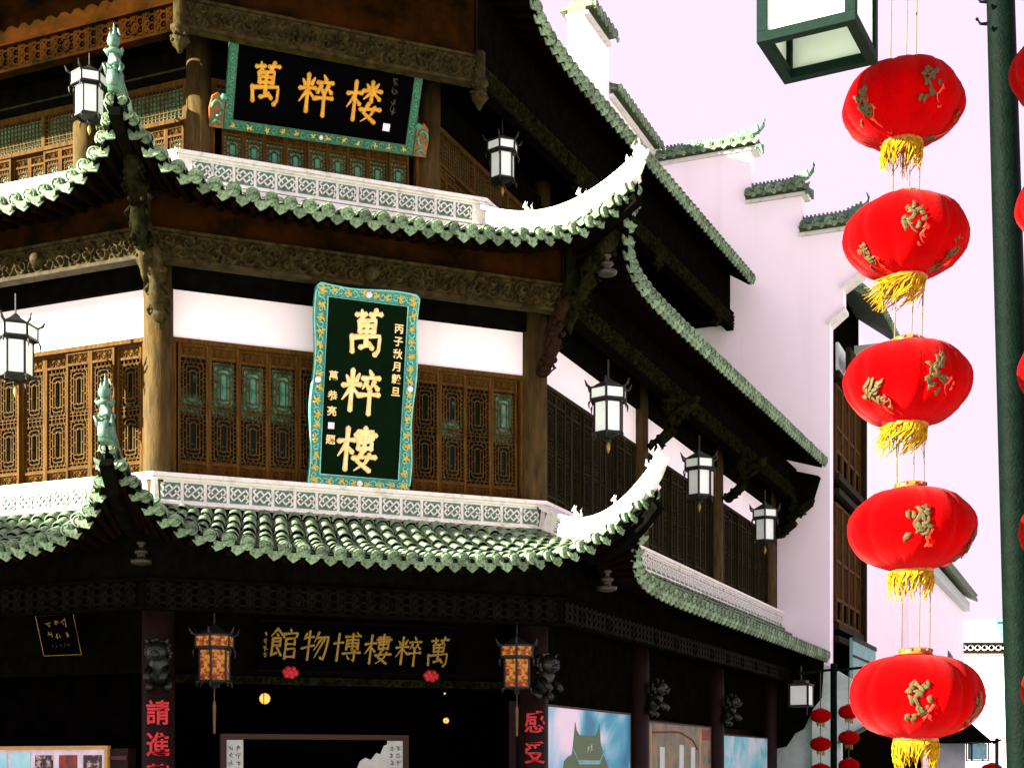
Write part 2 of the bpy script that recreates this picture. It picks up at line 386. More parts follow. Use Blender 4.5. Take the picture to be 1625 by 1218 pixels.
# three tiers
T1 = dict(ot=.18, zt=3.10, oe=1.28, ze=2.50, tip=2.02, rise=.98)
T2 = dict(ot=-.9, zt=7.46, oe=1.22, ze=6.60, tip=1.72, rise=.80)
T3 = dict(ot=-2.3, zt=12.0, oe=-.45, ze=10.62, tip=.15, rise=1.3)
ROOFS = {}
for ti, T in enumerate((T1, T2, T3)):
    for fc in FACES:
        r = Roof(fc, tilt=((0, .022, .045)[ti] if fc is RI else 0), end=(14.7 if fc is RI else None), **T)
        ROOFS[(ti, fc)] = r
        sr = {(0, FR): 7, (1, FR): 3}.get((ti, fc), 1 if (ti == 0 and fc is LE) else 0)
        build_roof(r, sr)
for nm, roof, mm in tile_jobs[:300]: link(nm, ME_tile, roof, mm, False)
if len(tile_jobs) > 300:
    st = MB(); base = cover_tile()
    for nm, roof, mm in tile_jobs[300:]: st.merge(base, lambda x, y, z: mm @ Vector((x, y, z)))
    part('upper_tiles', st, 'tile', PAV, True, 'stuff')

# --- hips
def fret_motif(w, h):
    m = MB(); t = .014
    def seg(a, b): m.bar((a[0] * w, -.012, a[1] * h), (b[0] * w, -.012, b[1] * h), t * 1.25, .02, up=(0, 1, 0))
    for sx in (-1, 1):
        seg((0, 0), (.30 * sx, .32 * sx)); seg((.30 * sx, .32 * sx), (.44 * sx, .10 * sx)); seg((.44 * sx, .1 * sx), (.30 * sx, -.12 * sx)); seg((.30 * sx, -.12 * sx), (.2 * sx, .04 * sx))
        seg((-.08 * sx, .34 * sx), (-.30 * sx, .1 * sx)); seg((-.30 * sx, .1 * sx), (-.44 * sx, .3 * sx)); seg((-.08 * sx, .34 * sx), (.10 * sx, .12 * sx)); seg((-.44 * sx, .3 * sx), (-.3 * sx, .42 * sx))
    return m
def hip_pts(r, p, n=16): return [r.at(p, i / n) for i in range(n + 1)]
def sweep_band(mb, pts, w, h, lift=0, out=None):
    vs = []
    for i, q in enumerate(pts):
        d = (pts[min(i + 1, len(pts) - 1)] - pts[max(i - 1, 0)]).normalized()
        x = d.cross(Vector((0, 0, 1))).normalized() * w / 2; y = x.cross(d).normalized()
        hh = h if not callable(h) else h(i / (len(pts) - 1))
        for (a, b) in ((-1, lift), (1, lift), (1, lift + hh), (-1, lift + hh)): vs.append(q + x * a + y * b)
    fs = [(i * 4 + j, i * 4 + (j + 1) % 4, (i + 1) * 4 + (j + 1) % 4, (i + 1) * 4 + j) for i in range(len(pts) - 1) for j in range(4)]
    fs += [(3, 2, 1, 0), tuple(len(vs) - 4 + j for j in range(4))]
    mb.add(vs, fs)
def beast(parent, P, d, s):
    """a small seated beast on the ridge facing along d"""
    d = Vector(d); d.z = 0; d.normalize(); m = MB(); up = Vector((0, 0, 1)); sd = d.cross(up)
    def q(f, l, z): return P + (d * f + sd * l + up * z) * s
    m.tube([q(-.07, 0, .0), q(-.06, 0, .06), q(-.01, 0, .12), q(.03, 0, .17)], [.045 * s, .05 * s, .04 * s, .028 * s], 7)
    for l in (-.025, .025): m.tube([q(.02, l, .12), q(.045, l, .05), q(.05, l, 0)], [.018 * s, .013 * s, .014 * s], 5)
    m.ball(q(.05, 0, .21), .036 * s, 7, 5); m.tube([q(.06, 0, .205), q(.105, 0, .195)], [.022 * s, .014 * s], 6)
    for l in (-.02, .02): m.tube([q(.035, l, .235), q(.02, l * 1.3, .275)], [.012 * s, .003 * s], 5)
    m.tube([q(-.08, 0, .02), q(-.13, 0, .09), q(-.10, 0, .17), q(-.13, 0, .21)], [.018 * s, .015 * s, .012 * s, .004 * s], 5)
    return m
for ti in (0, 1, 2):
    for (fc, p, isA) in ((FR, 0, True), (FR, 1, False)):
        r = ROOFS[(ti, fc)]; pts = hip_pts(r, p, 20)
        d = (pts[-1] - pts[-2]).normalized()
        mb = MB(); sweep_band(mb, pts, .15, (lambda t: .10) if isA else (lambda t: .34 - .13 * t), .02); hip = part('hip_ridge', mb, 'ridge_plaster' if not isA else 'glaze', PAV)
        mb = MB(); (sweep_band(mb, pts, .17, .03, .12) if isA else (sweep_band(mb, [q + Vector((0, 0, .34 - .13 * k / 20)) for k, q in enumerate(pts)], .23, .05, .02), sweep_band(mb, pts, .19, .03, .09))); part('ridge_moulding', mb, 'ridge_plaster' if not isA else 'glaze', hip)
        # finial at the tip: a curled dragon head
        tip = pts[-1]; fin = MB(); h0 = Vector((d.x, d.y, 0)).normalized(); up = Vector((0, 0, 1)); sdv = h0.cross(up)
        fs_ = .74 if isA else .66
        def q(f, z, l=0): return tip + (h0 * f + up * z + sdv * l) * fs_
        s = 1.0
        if isA:
            fin.tube([q(-.06, .02), q(-.04, .24), q(-.0, .42), q(.03, .56), q(.03, .70)], [.09, .095, .075, .055, .04], 9)
            fin.ball(q(.05, .70), .075, 8, 6); fin.lathe([(.085, 0), (.10, .03), (.075, .06)], 10, q(-.05, .35)); fin.lathe([(.07, 0), (.10, .025), (.07, .05)], 10, q(.02, .52))
            fin.box(-.10, .10, -.12, .08, .08, .30, lambda x, y, z: q(y, z, x)); fin.box(-.075, .075, .08, .12, .04, .26, lambda x, y, z: q(y, z, x))
            for l in (-1, 1):
                fin.tube([q(.03, .72, .03 * l), q(-.02, .82, .07 * l), q(.04, .90, .06 * l)], [.03, .022, .006], 6)
                fin.tube([q(.0, .50, .06 * l), q(.05, .58, .13 * l), q(.0, .64, .12 * l)], [.03, .02, .006], 6)
                fin.tube([q(.05, .22, .09 * l), q(.1, .34, .13 * l), q(.04, .40, .11 * l)], [.03, .02, .006], 6)
            fin.tube([q(.02, .76), q(.0, .88), q(.05, .97)], [.035, .022, .004], 6)
        else:
            fin.tube([q(-.25, .10), q(-.08, .26), q(.03, .40), q(.02, .52)], [.11, .10, .085, .07], 8)
            fin.ball(q(.04, .52), .095, 9, 6); fin.tube([q(.06, .50), q(.20, .47), q(.26, .52)], [.06, .04, .015], 6); fin.tube([q(.06, .46), q(.19, .38)], [.045, .015], 6)
            for l in (-1, 1):
                fin.tube([q(.0, .58, .04 * l), q(-.10, .68, .06 * l), q(-.05, .78, .05 * l)], [.03, .02, .005], 6)
                fin.tube([q(-.1, .40, .06 * l), q(-.22, .46, .08 * l), q(-.24, .56, .06 * l)], [.04, .025, .006], 6)
                fin.ball(q(.09, .55, .07 * l), .022, 6, 4)
            fin.tube([q(-.02, .60), q(.05, .72), q(-.02, .82)], [.035, .02, .005], 6)
        fo = part('finial', fin, 'glaze' if isA else 'ridge_plaster', hip, True)
        if not isA:
            fw = fret_motif(.20, .17).mesh('fret_tile', 'ridge_plaster'); gw = MB().box(-.095, .095, -.003, .02, -.085, .085).mesh('fret_recess', 'fret_recess')
            acc = 0; 
            for k in range(1, 17):
                a_, b_ = pts[k - 1], pts[k]; acc += (b_ - a_).length
                if acc > .24:
                    acc = 0; X = (b_ - a_).normalized(); sd_ = X.cross(Vector((0, 0, 1))).normalized(); Z = sd_.cross(X)
                    hh = .34 - .13 * k / 20
                    for sg in (1, -1):
                        Y = -sd_ * sg; Xx = X * sg; Zz = Xx.cross(Y)
                        mm = mtx(b_ + Z * (.03 + hh / 2) - Y * .078, Xx, Y, Zz) @ Matrix.Scale(hh / .34, 4); link('fret_ground', gw, hip, mm, False); link('fret_tile', fw, hip, mm, False)
        # scalloped tile ends climbing both sides of the tip
        if not isA:
            for f in (.34, .66): 
                i = int(f * 20); part('ridge_beast', beast(PAV, pts[i] + Vector((0, 0, .37 - .13 * f)), -h0, .78), 'ridge_plaster', hip, True)
        # carved upturned hip rafter under the corner
        hr = MB(); hp = [r.at(p, v) - Vector((0, 0, .17 + .05 * v)) for v in [k / 12 for k in range(4, 13)]]
        sweep_band(hr, hp, .13, .12, -.06); part('hip_rafter', hr, 'dark_wood', PAV)

# --- ridge bands with fret tiles
def band(face, o, z0, z1, motif_h, pitch, a0, a1, ztilt=0, strip=False):
    m = MB(); wallbox(m, face, a0, a1, o - .28, o, z0, z1 - .05); bd = part('ridge_band', m, 'ridge_plaster', PAV)
    m = MB(); wallbox(m, face, a0 - .02, a1 + .02, o - .32, o + .05, z1 - .05, z1); wallbox(m, face, a0, a1, o - .30, o + .025, z1 - .085, z1 - .052)
    wallbox(m, face, a0, a1, o + .001, o + .035, z1 - .13 - motif_h, z1 - .10 - motif_h)
    part('ridge_cap', m, 'ridge_plaster', bd)
    n = max(1, int((a1 - a0 - .1) / pitch)); zc = z1 - .092 - motif_h / 2
    rec = MB().box(-pitch * .43, pitch * .43, -.003, .02, -motif_h * .42, motif_h * .42); me_r = rec.mesh('fret_recess', 'fret_recess')
    me_f = fret_motif(pitch * .9, motif_h * .86).mesh('fret_tile', 'ridge_plaster')
    for i in range(n):
        a = a0 + (a1 - a0 - n * pitch) / 2 + (i + .5) * pitch; mm = face.m(a, o, zc)
        q = link('fret_ground', me_r, bd, mm, False)
        f = link('fret_tile', me_f, bd, mm, False)
    return bd
for fc in FACES:
    a, b = span(fc, .18); band(fc, .18, 3.0, 3.57, .25, .28, a, b)
    a, b = span(fc, -.9); bd = band(fc, -.9, 7.34, 7.98, .25, .28, a, b)
    m = MB(); wallbox(m, fc, a, b, -.899, -.78, 7.30, 7.55); part('ridge_footing', m, 'ridge_plaster', bd); m = MB(); wallbox(m, fc, a + .1, b - .1, -.899, -.86, 7.551, 7.58); part('dark_joint', m, 'dark_wood', bd)

# --- storeys: columns, windows, bands
def column(face, a, o, z0, z1, r=.185):
    m = MB(); c = face.p(a, o, 0); c.z = 0; m.lathe([(r * .98, z0 + E), (r, z0 + E + .3), (r * .97, z1 + E)], 20, c); return part('column', m, 'column_wood', PAV, True)
def lattice_mesh(w, h, name='lattice', cells=2, mm='wood'):
    m = MB(); t = .011; d0, d1 = -.012, .008
    def hb(x0, x1, z): m.box(x0, x1, d0, d1, z - t / 2, z + t / 2)
    def vb(x, z0, z1): m.box(x - t / 2, x + t / 2, d0 + .001, d1 - .001, z0, z1)
    W = w / 2; ch = h / cells
    for c in range(cells):
        zb = c * ch; zt = zb + ch
        for (ix, iz) in ((.035, .075), (.075, .12), (.115, .17)):
            x = W - ix
            if x < .015: continue
            vb(-x, zb + iz, zt - iz); vb(x, zb + iz, zt - iz)
            xin = max(x - .03, .008)
            hb(-xin, xin, zb + iz - .02); hb(-xin, xin, zt - iz + .02)          # arched ends
            for sx in (-1, 1):
                for (za, zc) in ((zb + iz, zb + iz - .02), (zt - iz, zt - iz + .02)): m.bar((sx * x, -.002, za), (sx * xin, -.002, zc), .02, t, up=(0, 1, 0))
        k = 0; z = zb + .10
        while z < zt - .09:
            for sx in (-1, 1):
                m.box(*(sorted((sx * W, sx * (W - .035)))), d0, d1, z - t / 2, z + t / 2)
                if k % 2: m.box(*(sorted((sx * (W - .035), sx * (W - .075)))), d0, d1, z + .02, z + .02 + t)
                if k % 3 == 1: m.box(*(sorted((sx * (W - .075), sx * (W - .115)))), d0, d1, z, z + t)
            z += .052; k += 1
        hb(-W, W, zb + .012); hb(-W, W, zb + .05); hb(-W, W, zt - .05)
        for x in (-.6, -.2, .2, .6): vb(x * W, zb, zb + .05); vb(x * W, zt - .05, zt)
        for x in (-.75, -.4, 0, .4, .75): m.ball((x * W, -.004, zb + .075), .014, 5, 3); m.ball((x * W, -.004, zt - .07), .014, 5, 3)
    return m
def small_carving(w, h):
    m = MB()
    for sx in (-1, 0, 1):
        c = (sx * w * .3, 0, 0); m.tube([(c[0] + .3 * h * math.cos(t) * (1 - t / 12), -.006, .3 * h * math.sin(t)) for t in [k * .7 for k in range(10)]], .009, 4)
    m.tube([(-w * .45, -.006, -.2 * h), (-w * .15, -.006, .2 * h), (w * .15, -.006, -.2 * h), (w * .45, -.006, .2 * h)], .008, 4); return m
def window_meshes(w, h, mt, lowp=.15, topp=.14):
    fr = MB(); W = w / 2; s = .032
    fr.box(-W, -W + s, -.03, .03, 0, h); fr.box(W - s, W, -.03, .03, 0, h)
    zs = [0, lowp, h - topp - .03, h - .03]
    for z in zs: fr.box(-W + s, W - s, -.028, .028, z, z + .03)
    fr.box(-W + s, W - s, 0, .02, .03, lowp); fr.box(-W + s, W - s, 0, .02, h - topp, h - .03)
    c1 = small_carving(w - .1, lowp); fr.merge(c1, lambda x, y, z: (x, y, z + lowp / 2 + .015)); fr.merge(c1, lambda x, y, z: (x, y, z + h - topp / 2 - .015))
    lh = h - lowp - topp - .06; lt = lattice_mesh(w - 2 * s, lh)
    lt2 = MB(); lt2.merge(lt, lambda x, y, z: (x, y, z + lowp + .03))
    pn = MB().box(-W + s, W - s, .022, .028, lowp + .03, h - topp - .03)
    return fr.mesh('casement_window', mt, False), lt2.mesh('lattice', mt), pn
W2 = {}
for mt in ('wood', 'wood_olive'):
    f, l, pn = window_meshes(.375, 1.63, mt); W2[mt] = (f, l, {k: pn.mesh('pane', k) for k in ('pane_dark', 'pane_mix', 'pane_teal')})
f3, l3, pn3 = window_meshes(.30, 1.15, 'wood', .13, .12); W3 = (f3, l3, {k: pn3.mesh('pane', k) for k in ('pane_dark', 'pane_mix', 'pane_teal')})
def place_windows(face, a0, a1, o, z, wset, pitch, panes):
    n = int((a1 - a0) / pitch + .01); x0 = a0 + (a1 - a0 - n * pitch) / 2
    for i in range(n):
        dd = -.03 if (i // 2) % 2 else .02
        mm = face.m(x0 + (i + .5) * pitch, o + dd, z)
        wn = link('casement_window', wset[0], PAV, mm, False); link('lattice', wset[1], wn); pk = panes(i); link('pane', wset[2]['pane_mix' if pk == 'pane_light' else pk], wn)
        if pk == 'pane_light': hh = random.uniform(.38, .62); link('pane_light', MB().box(-.13, .13, .018, .0215, 1.42 - hh, 1.44).mesh('pane_light', 'pane_light'), wn)  # thin sheet painted as teal light in the upper pane
def storey2(face, bays, mt, panes):
    for (a0, a1) in bays:
        place_windows(face, a0 + .20, a1 - .20, -.02, 3.585, W2[mt], .378, panes)
        m = MB(); wallbox(m, face, a0 + .15, a1 - .15, -.12, .06, 5.215, 5.27); wallbox(m, face, a0 + .15, a1 - .15, -.12, .09, 3.555, 3.583)
        wallbox(m, face, a0 + .17, a0 + .21, -.06, .04, 3.584, 5.214); wallbox(m, face, a1 - .21, a1 - .17, -.06, .04, 3.584, 5.214); part('window_rail', m, mt, PAV)
        m = MB(); wallbox(m, face, a0 + .12, a1 - .12, -.1, .03, 5.272, 5.86); part('white_panel', m, 'plaster', PAV)
        m = MB(); wallbox(m, face, a0, a1, -.1, .10, 5.862, 6.5); part('lintel', m, 'dark_wood', PAV)
        m = MB(); wallbox(m, face, a0, a1, -.2, -.13, 3.3, 6.5); part('wall', m, 'dark_wood', PAV)
storey2(FR, [(0, 5)], 'wood', lambda i: ('pane_mix', 'pane_light', 'pane_light', 'pane_light', 'pane_dark', 'pane_dark', 'pane_dark', 'pane_dark', 'pane_dark', 'pane_mix', 'pane_dark', 'pane_light')[i % 12])
storey2(LE, [(-6.2, 0)], 'wood', lambda i: 'pane_dark')
cols_r = [0, 4.55, 9.45, 14.2]
storey2(RI, list(zip(cols_r[:-1], cols_r[1:])), 'wood_olive', lambda i: 'pane_dark')  # shaded street side: darker olive copy of the window wood, shade in its colour
for (fc, a) in ((FR, 0), (FR, 5), (RI, 4.55), (RI, 9.45), (RI, 14.2)):
    column(fc, a, 0, 3.2, 6.3); column(fc, a, 0, -E, 3.0, .2).data.materials[0] = M['red_wood']  # lower columns take a darker wood, their shade put into the colour
column(LE, -6.2, 0, 3.2, 6.3)
# storey 3
I3 = -2.0
def storey3(face, a0, a1, panes, tall):
    h = 1.15
    place_windows(face, a0 + .2, a1 - .2, I3 - .02, 7.76 if tall else 7.72, W3, .302, panes)
    m = MB(); wallbox(m, face, a0 + .15, a1 - .15, I3 - .1, I3 + .05, 8.92, 8.98); wallbox(m, face, a0 + .15, a1 - .15, I3 - .1, I3 + .05, 9.42, 9.5)
    wallbox(m, face, a0 + .16, a0 + .21, I3 - .1, I3 + .05, 7.7, 9.42); wallbox(m, face, a1 - .21, a1 - .16, I3 - .1, I3 + .05, 7.7, 9.42)
    part('window_rail', m, 'wood', PAV)
    # transom of small squares
    n = int((a1 - a0 - .4) / 1.2); wd = (a1 - a0 - .42) / n
    for i in range(n):
        x0 = a0 + .21 + i * wd; m = MB(); k = 0
        f = lambda x, y, z: face.p(x, I3 - y, z)
        x = x0 + .03
        while x < x0 + wd - .02: m.box(x, x + .012, -.03, -.01, 8.99, 9.41, f); x += .065
        z = 9.02
        while z < 9.4: m.box(x0, x0 + wd, -.029, -.012, z, z + .012, f); z += .065
        m.box(x0, x0 + .03, -.04, .02, 8.981, 9.419, f); m.box(x0 + wd - .03, x0 + wd, -.04, .02, 8.981, 9.419, f)
        tw = part('transom_window', m, 'wood', PAV)
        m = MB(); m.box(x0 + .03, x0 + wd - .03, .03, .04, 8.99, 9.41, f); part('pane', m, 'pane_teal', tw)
    m = MB(); wallbox(m, face, a0, a1, I3 - .3, I3 - .12, 7.0, 11.5); wallbox(m, face, a0, a1, I3 - .119, I3 + .08, 9.502, 9.9); part('wall', m, 'dark_wood', PAV)
s0 = 2.0 * T22
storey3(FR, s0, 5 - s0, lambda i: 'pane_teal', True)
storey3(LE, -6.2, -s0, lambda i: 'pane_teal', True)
storey3(RI, s0, s0 + 4.4, lambda i: 'pane_dark', True); storey3(RI, s0 + 4.4, s0 + 9, lambda i: 'pane_dark', True); storey3(RI, s0 + 9, 14.2, lambda i: 'pane_dark', True)
for (fc, a) in ((FR, s0), (FR, 5 - s0), (LE, -s0 - 1.95), (RI, s0 + 4.4), (RI, s0 + 9), (RI, 14.2)): column(fc, a, I3, 7.0, 10.2, .175)
# floor slabs / ceilings that keep the inside dark
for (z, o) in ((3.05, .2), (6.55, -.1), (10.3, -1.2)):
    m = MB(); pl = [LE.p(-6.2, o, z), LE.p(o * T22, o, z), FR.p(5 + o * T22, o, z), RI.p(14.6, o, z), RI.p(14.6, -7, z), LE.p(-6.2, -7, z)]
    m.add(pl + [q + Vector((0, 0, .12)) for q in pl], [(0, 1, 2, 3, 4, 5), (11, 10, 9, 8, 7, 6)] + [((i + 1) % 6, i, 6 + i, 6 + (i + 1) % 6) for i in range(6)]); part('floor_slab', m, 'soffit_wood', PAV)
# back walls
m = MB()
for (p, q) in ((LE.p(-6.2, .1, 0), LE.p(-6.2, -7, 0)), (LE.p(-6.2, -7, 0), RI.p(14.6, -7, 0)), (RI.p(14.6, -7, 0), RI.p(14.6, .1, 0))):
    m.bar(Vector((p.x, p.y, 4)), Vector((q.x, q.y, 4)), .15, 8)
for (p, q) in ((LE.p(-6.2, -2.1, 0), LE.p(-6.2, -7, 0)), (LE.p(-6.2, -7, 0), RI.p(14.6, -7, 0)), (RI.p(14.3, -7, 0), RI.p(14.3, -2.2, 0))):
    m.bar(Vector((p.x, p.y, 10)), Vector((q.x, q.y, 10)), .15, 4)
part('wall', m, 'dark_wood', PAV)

# --- carved beams
def relief(L, H, seed, nx, nz, depth=.055):
    rs = np.random.RandomState(seed); n = int(L / .20) * 2
    cx = np.concatenate([np.linspace(0, L, n // 2) + rs.uniform(-.03, .03, n // 2), np.linspace(.08, L, n // 2) + rs.uniform(-.03, .03, n // 2)])
    cz = np.concatenate([np.full(n // 2, H * .32), np.full(n // 2, H * .68)]) + rs.uniform(-.03, .03, len(cx)); dirn = rs.choice([-1, 1], len(cx)); ph = rs.uniform(0, 6.28, len(cx))
    X, Z = np.meshgrid(np.linspace(0, L, nx), np.linspace(0, H, nz), indexing='ij')
    D = (X[..., None] - cx) ** 2 + (Z[..., None] - cz) ** 2 + rs.uniform(0, .001, len(cx)); k = D.argmin(-1)
    r = np.sqrt(np.take_along_axis(D, k[..., None], -1)[..., 0]); th = np.arctan2(Z - cz[k], X - cx[k])
    s = np.sin(r * 92 + dirn[k] * th * 1.0 + ph[k]); h = np.clip(s, -.35, 1) * np.exp(-(r / .14) ** 2) + .25 * np.sin(X * 60 + np.sin(Z * 70) * 2) * np.exp(-.05 / (r + .01))
    edge = np.minimum(np.minimum(Z, H - Z) / .02, 1); h = h * edge
    V = [(float(X[i, j]), float(-depth * h[i, j]), float(Z[i, j])) for i in range(nx) for j in range(nz)]
    Fs = [(i * nz + j, (i + 1) * nz + j, (i + 1) * nz + j + 1, i * nz + j + 1) for i in range(nx - 1) for j in range(nz - 1)]
    return MB().add(V, Fs)
def carved_beam(face, a0, a1, o, z0, z1, mt, seed, tilt=0, seg=5.2):
    n = max(1, round((a1 - a0) / seg)); L = (a1 - a0) / n
    for i in range(n):
        sh = Matrix(); 
        m = MB(); x0 = a0 + i * L
        m.box(x0, x0 + L - .004, -.14, -.02, z0, z1, lambda a, oo, z: face.p(a, o + oo, z + tilt * a))
        m.box(x0, x0 + L - .004, -.14, .03, z0 - .045, z0 - .002, lambda a, oo, z: face.p(a, o + oo, z + tilt * a)); m.box(x0, x0 + L - .004, -.14, .03, z1 + .002, z1 + .04, lambda a, oo, z: face.p(a, o + oo, z + tilt * a))
        bm = part('beam', m, 'dark_wood' if mt == 'carved_dark' else mt, PAV)
        rl = relief(L, z1 - z0, seed + i, int(L * 90), 26); m2 = MB()
        m2.merge(rl, lambda x, y, z: face.p(x0 + x, o + .005 - y, z0 + z + tilt * (x0 + x))); part('carving', m2, mt, bm, True)
def fret_beam(face, a0, a1, o, z0, z1, mt, tilt=0, backing=True):
    f = lambda a, oo, z: face.p(a, o + oo, z + tilt * a)
    m = MB(); m.box(a0, a1, -.12, .03, z0 - .04, z0, f); m.box(a0, a1, -.12, .03, z1, z1 + .035, f)
    if backing: m.box(a0, a1, -.12, -.06, z0, z1, f)
    bm = part('beam', m, 'dark_wood' if mt == 'dark_fret' else mt, PAV)
    m = MB(); H = z1 - z0; x = a0 + .02; t = .009; i = 0
    def bb(p, q): m.bar(f(p[0], -.02, p[1]), f(q[0], -.02, q[1]), .03, t, up=face.n)
    P = .19
    while x + P < a1:
        for r0 in (0, .333, .667):
            zz = z0 + r0 * H; hh = H * .333
            bb((x, zz + hh * .5), (x + P * .25, zz + hh * .5)); bb((x + P * .25, zz), (x + P * .25, zz + hh)); bb((x + P * .25, zz + hh * .85), (x + P * .75, zz + hh * .85)); bb((x + P * .75, zz + hh * .15), (x + P * .75, zz + hh * .85))
            bb((x + P * .4, zz + hh * .15), (x + P * .75, zz + hh * .15)); bb((x + P * .4, zz + hh * .15), (x + P * .4, zz + hh * .6)); bb((x + P * .4, zz + hh * .6), (x + P * .6, zz + hh * .6)); bb((x + P * .75, zz + hh * .5), (x + P, zz + hh * .5))
        if i % 6 == 3:
            c = (x + P / 2, z0 + H * .45); ring = [f(c[0] + .09 * math.cos(k * .524), .0, c[1] + .09 * math.sin(k * .524)) for k in range(13)]; m.tube(ring, .008, 5)
        x += P; i += 1
    part('fretwork', m, mt, bm)
for fc in FACES:
    a, b = span(fc, .55)
    if fc is RI:
        for k in range(3): pass
    carved_beam(fc, a, b, .55, 6.06, 6.36, 'carved_wood' if fc is not RI else 'carved_dark', 11 if fc is FR else 31 if fc is LE else 51)  # street side carving is a darker copy, with shade in its colour
    fret_beam(fc, a, b, .55, 1.90, 2.20, 'dark_fret')
    # boards between beam and eaves
    m = MB(); wallbox(m, fc, a, b, .40, .50, 6.405, 6.86); part('eaves_board', m, 'rust_board' if fc is not RI else 'dark_wood', PAV)  # street side board darkened in colour for its shade
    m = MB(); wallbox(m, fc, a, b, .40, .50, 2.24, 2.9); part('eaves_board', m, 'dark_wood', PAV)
a, b = span(FR, -1.0); carved_beam(FR, a, b, -1.0, 9.67, 9.99, 'carved_wood', 71)
a, b = span(LE, -1.0); fret_beam(LE, a, b, -1.0, 9.62, 9.95, 'rust_board')
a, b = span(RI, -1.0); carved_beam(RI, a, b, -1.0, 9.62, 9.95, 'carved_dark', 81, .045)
for fc in FACES:
    a, b = span(fc, -1.0); m = MB(); tl = .045 if fc is RI else 0
    m.box(a, b, -1.15, -1.06, 10.04, 11.0, lambda aa, o, z: fc.p(aa, o, z + tl * aa)); part('eaves_board', m, 'rust_board' if fc is not RI else 'dark_wood', PAV)  # shade of the street side is in this board's darker colour
# round bosses on the second beam
for (fc, a) in ((FR, 2.55), (LE, -1.35)):
    m = MB(); c = fc.p(a, .60, 6.2); m.ball(c, .095, 14, 9); m.tube([fc.p(a, .54, 6.2), fc.p(a, .57, 6.2)], .075, 12); part('boss', m, 'carved_wood', PAV, True)
# hanging pendants and carved corner brackets
def pendant(face, a, o, ztop, zbot, mt='carved_wood', r=.1):
    c = face.p(a, o, 0); c.z = 0; H = ztop - zbot; m = MB()
    m.lathe([(r * .8, zbot + E + H), (r * .8, zbot + E + .55 * H), (r * 1.15, zbot + E + .5 * H), (r * 1.15, zbot + E + .42 * H), (r * .7, zbot + E + .38 * H), (r * 1.0, zbot + E + .28 * H), (r * 1.05, zbot + E + .18 * H), (r * .5, zbot + E + .1 * H), (r * .35, zbot + E + .04 * H), (r * .12, zbot + E)][::-1], 14, c, lambda an: 1 + .09 * math.cos(an * 7))
    for k in range(10):
        an = k * .628; m.ball((c.x + r * 1.05 * math.cos(an), c.y + r * 1.05 * math.sin(an), zbot + E + H * (.22 + .1 * (k % 2))), r * .28, 6, 4)
    return part('pendant', m, mt, PAV, True)
for z0_, z1_, o, mt in ((9.98, 9.28, -1.0, 'carved_wood'), ):
    pendant(FR, -o * T22, o, z0_, z1_, mt); pendant(FR, 5 + o * T22, o, z0_ + .1, z1_ - .02, mt)
for k, a in enumerate((4.4, 8.9, 13.4)): pendant(RI, a, -1.0, 9.95 + .045 * a, 9.3 + .045 * a, 'carved_dark')
for a in (4.55, 9.45, 14.2): pendant(RI, a, .55, 6.3, 5.7, 'carved_dark', .11)
def bracket(P, d, H, L, mt, seed, small=1.0):
    """carved corbel: an S-shaped beast hanging from the column top towards d"""
    rs = random.Random(seed); d = Vector((*d, 0)).normalized(); up = Vector((0, 0, 1)); sd = d.cross(up); m = MB()
    def q(f, z, l=0): return P + d * f * L + up * z * H + sd * l
    m.tube([q(0, 0), q(.25, .12), q(.45, .3), q(.4, .5), q(.65, .68), q(.95, .9), q(1.05, 1.02)], [.06, .09, .11, .10, .12, .10, .04], 9)
    m.ball(q(.12, .02), .11 * small, 9, 6)
    for k in range(34):
        t = rs.random(); f = .1 + t * .85; z = .02 + t * .9 + rs.uniform(-.08, .05); l = rs.choice([-1, 1]) * rs.uniform(.04, .11); m.ball(q(f + rs.uniform(-.12, .12), z, l), rs.uniform(.025, .055) * small, 6, 4)
    for l in (-1, 1):
        for k in range(3): m.tube([q(.2 + .25 * k, .15 + .28 * k, .08 * l), q(.3 + .25 * k, .05 + .28 * k, .13 * l), q(.15 + .25 * k, .0 + .28 * k, .12 * l)], [.035, .025, .01], 6)
    return part('carved_bracket', m, mt, PAV, True)
dA = (0, -1); dB = (.7, -.71)
def C3(face, a, o, z): return face.p(a, o, z)
bracket(FR.p(0, .22, 5.45), dA, .75, .42, 'carved_wood', 1); bracket(FR.p(5, .22, 5.30), dB, .9, .5, 'red_carving', 2)
bracket(FR.p(-.6 * T22, .62, 6.1), dA, .9, .6, 'carved_dark', 3, .8); bracket(FR.p(5 + .6 * T22, .62, 6.1), dB, .75, .8, 'carved_dark', 4)
# turned posts where the beams meet
for (fc, a, z0_, z1_) in ((FR, -.62 * T22, 5.72, 7.0), (FR, 5 + .62 * T22, 5.7, 7.0)):
    pendant(fc, a, .64, z1_, z0_, 'carved_wood' if a < 0 else 'carved_dark', .085)
for a in (4.55, 9.45, 14.2): bracket(RI.p(a, .2, 4.95 + .3), (RI.n.x, RI.n.y), .75, .8, 'carved_dark', int(a), .9)
# small pale discs stacked beneath each corner (lamp insulators)
for (f, a, o, z) in ((FR, -.30, .75, 6.62), (FR, 5.5, 1.25, 6.32), (FR, -.30, .75, 2.35), (FR, 5.5, 1.25, 2.25)):
    m = MB(); c = f.p(a, o, z); m.lathe([(.05, 0), (.12, .02), (.13, .06), (.05, .08), (.05, .13), (.08, .14), (.08, .17), (.03, .19), (.03, .24), (.055, .25), (.055, .27), (.02, .29)], 12, c); part('turned_boss', m, 'bronze', PAV, True)
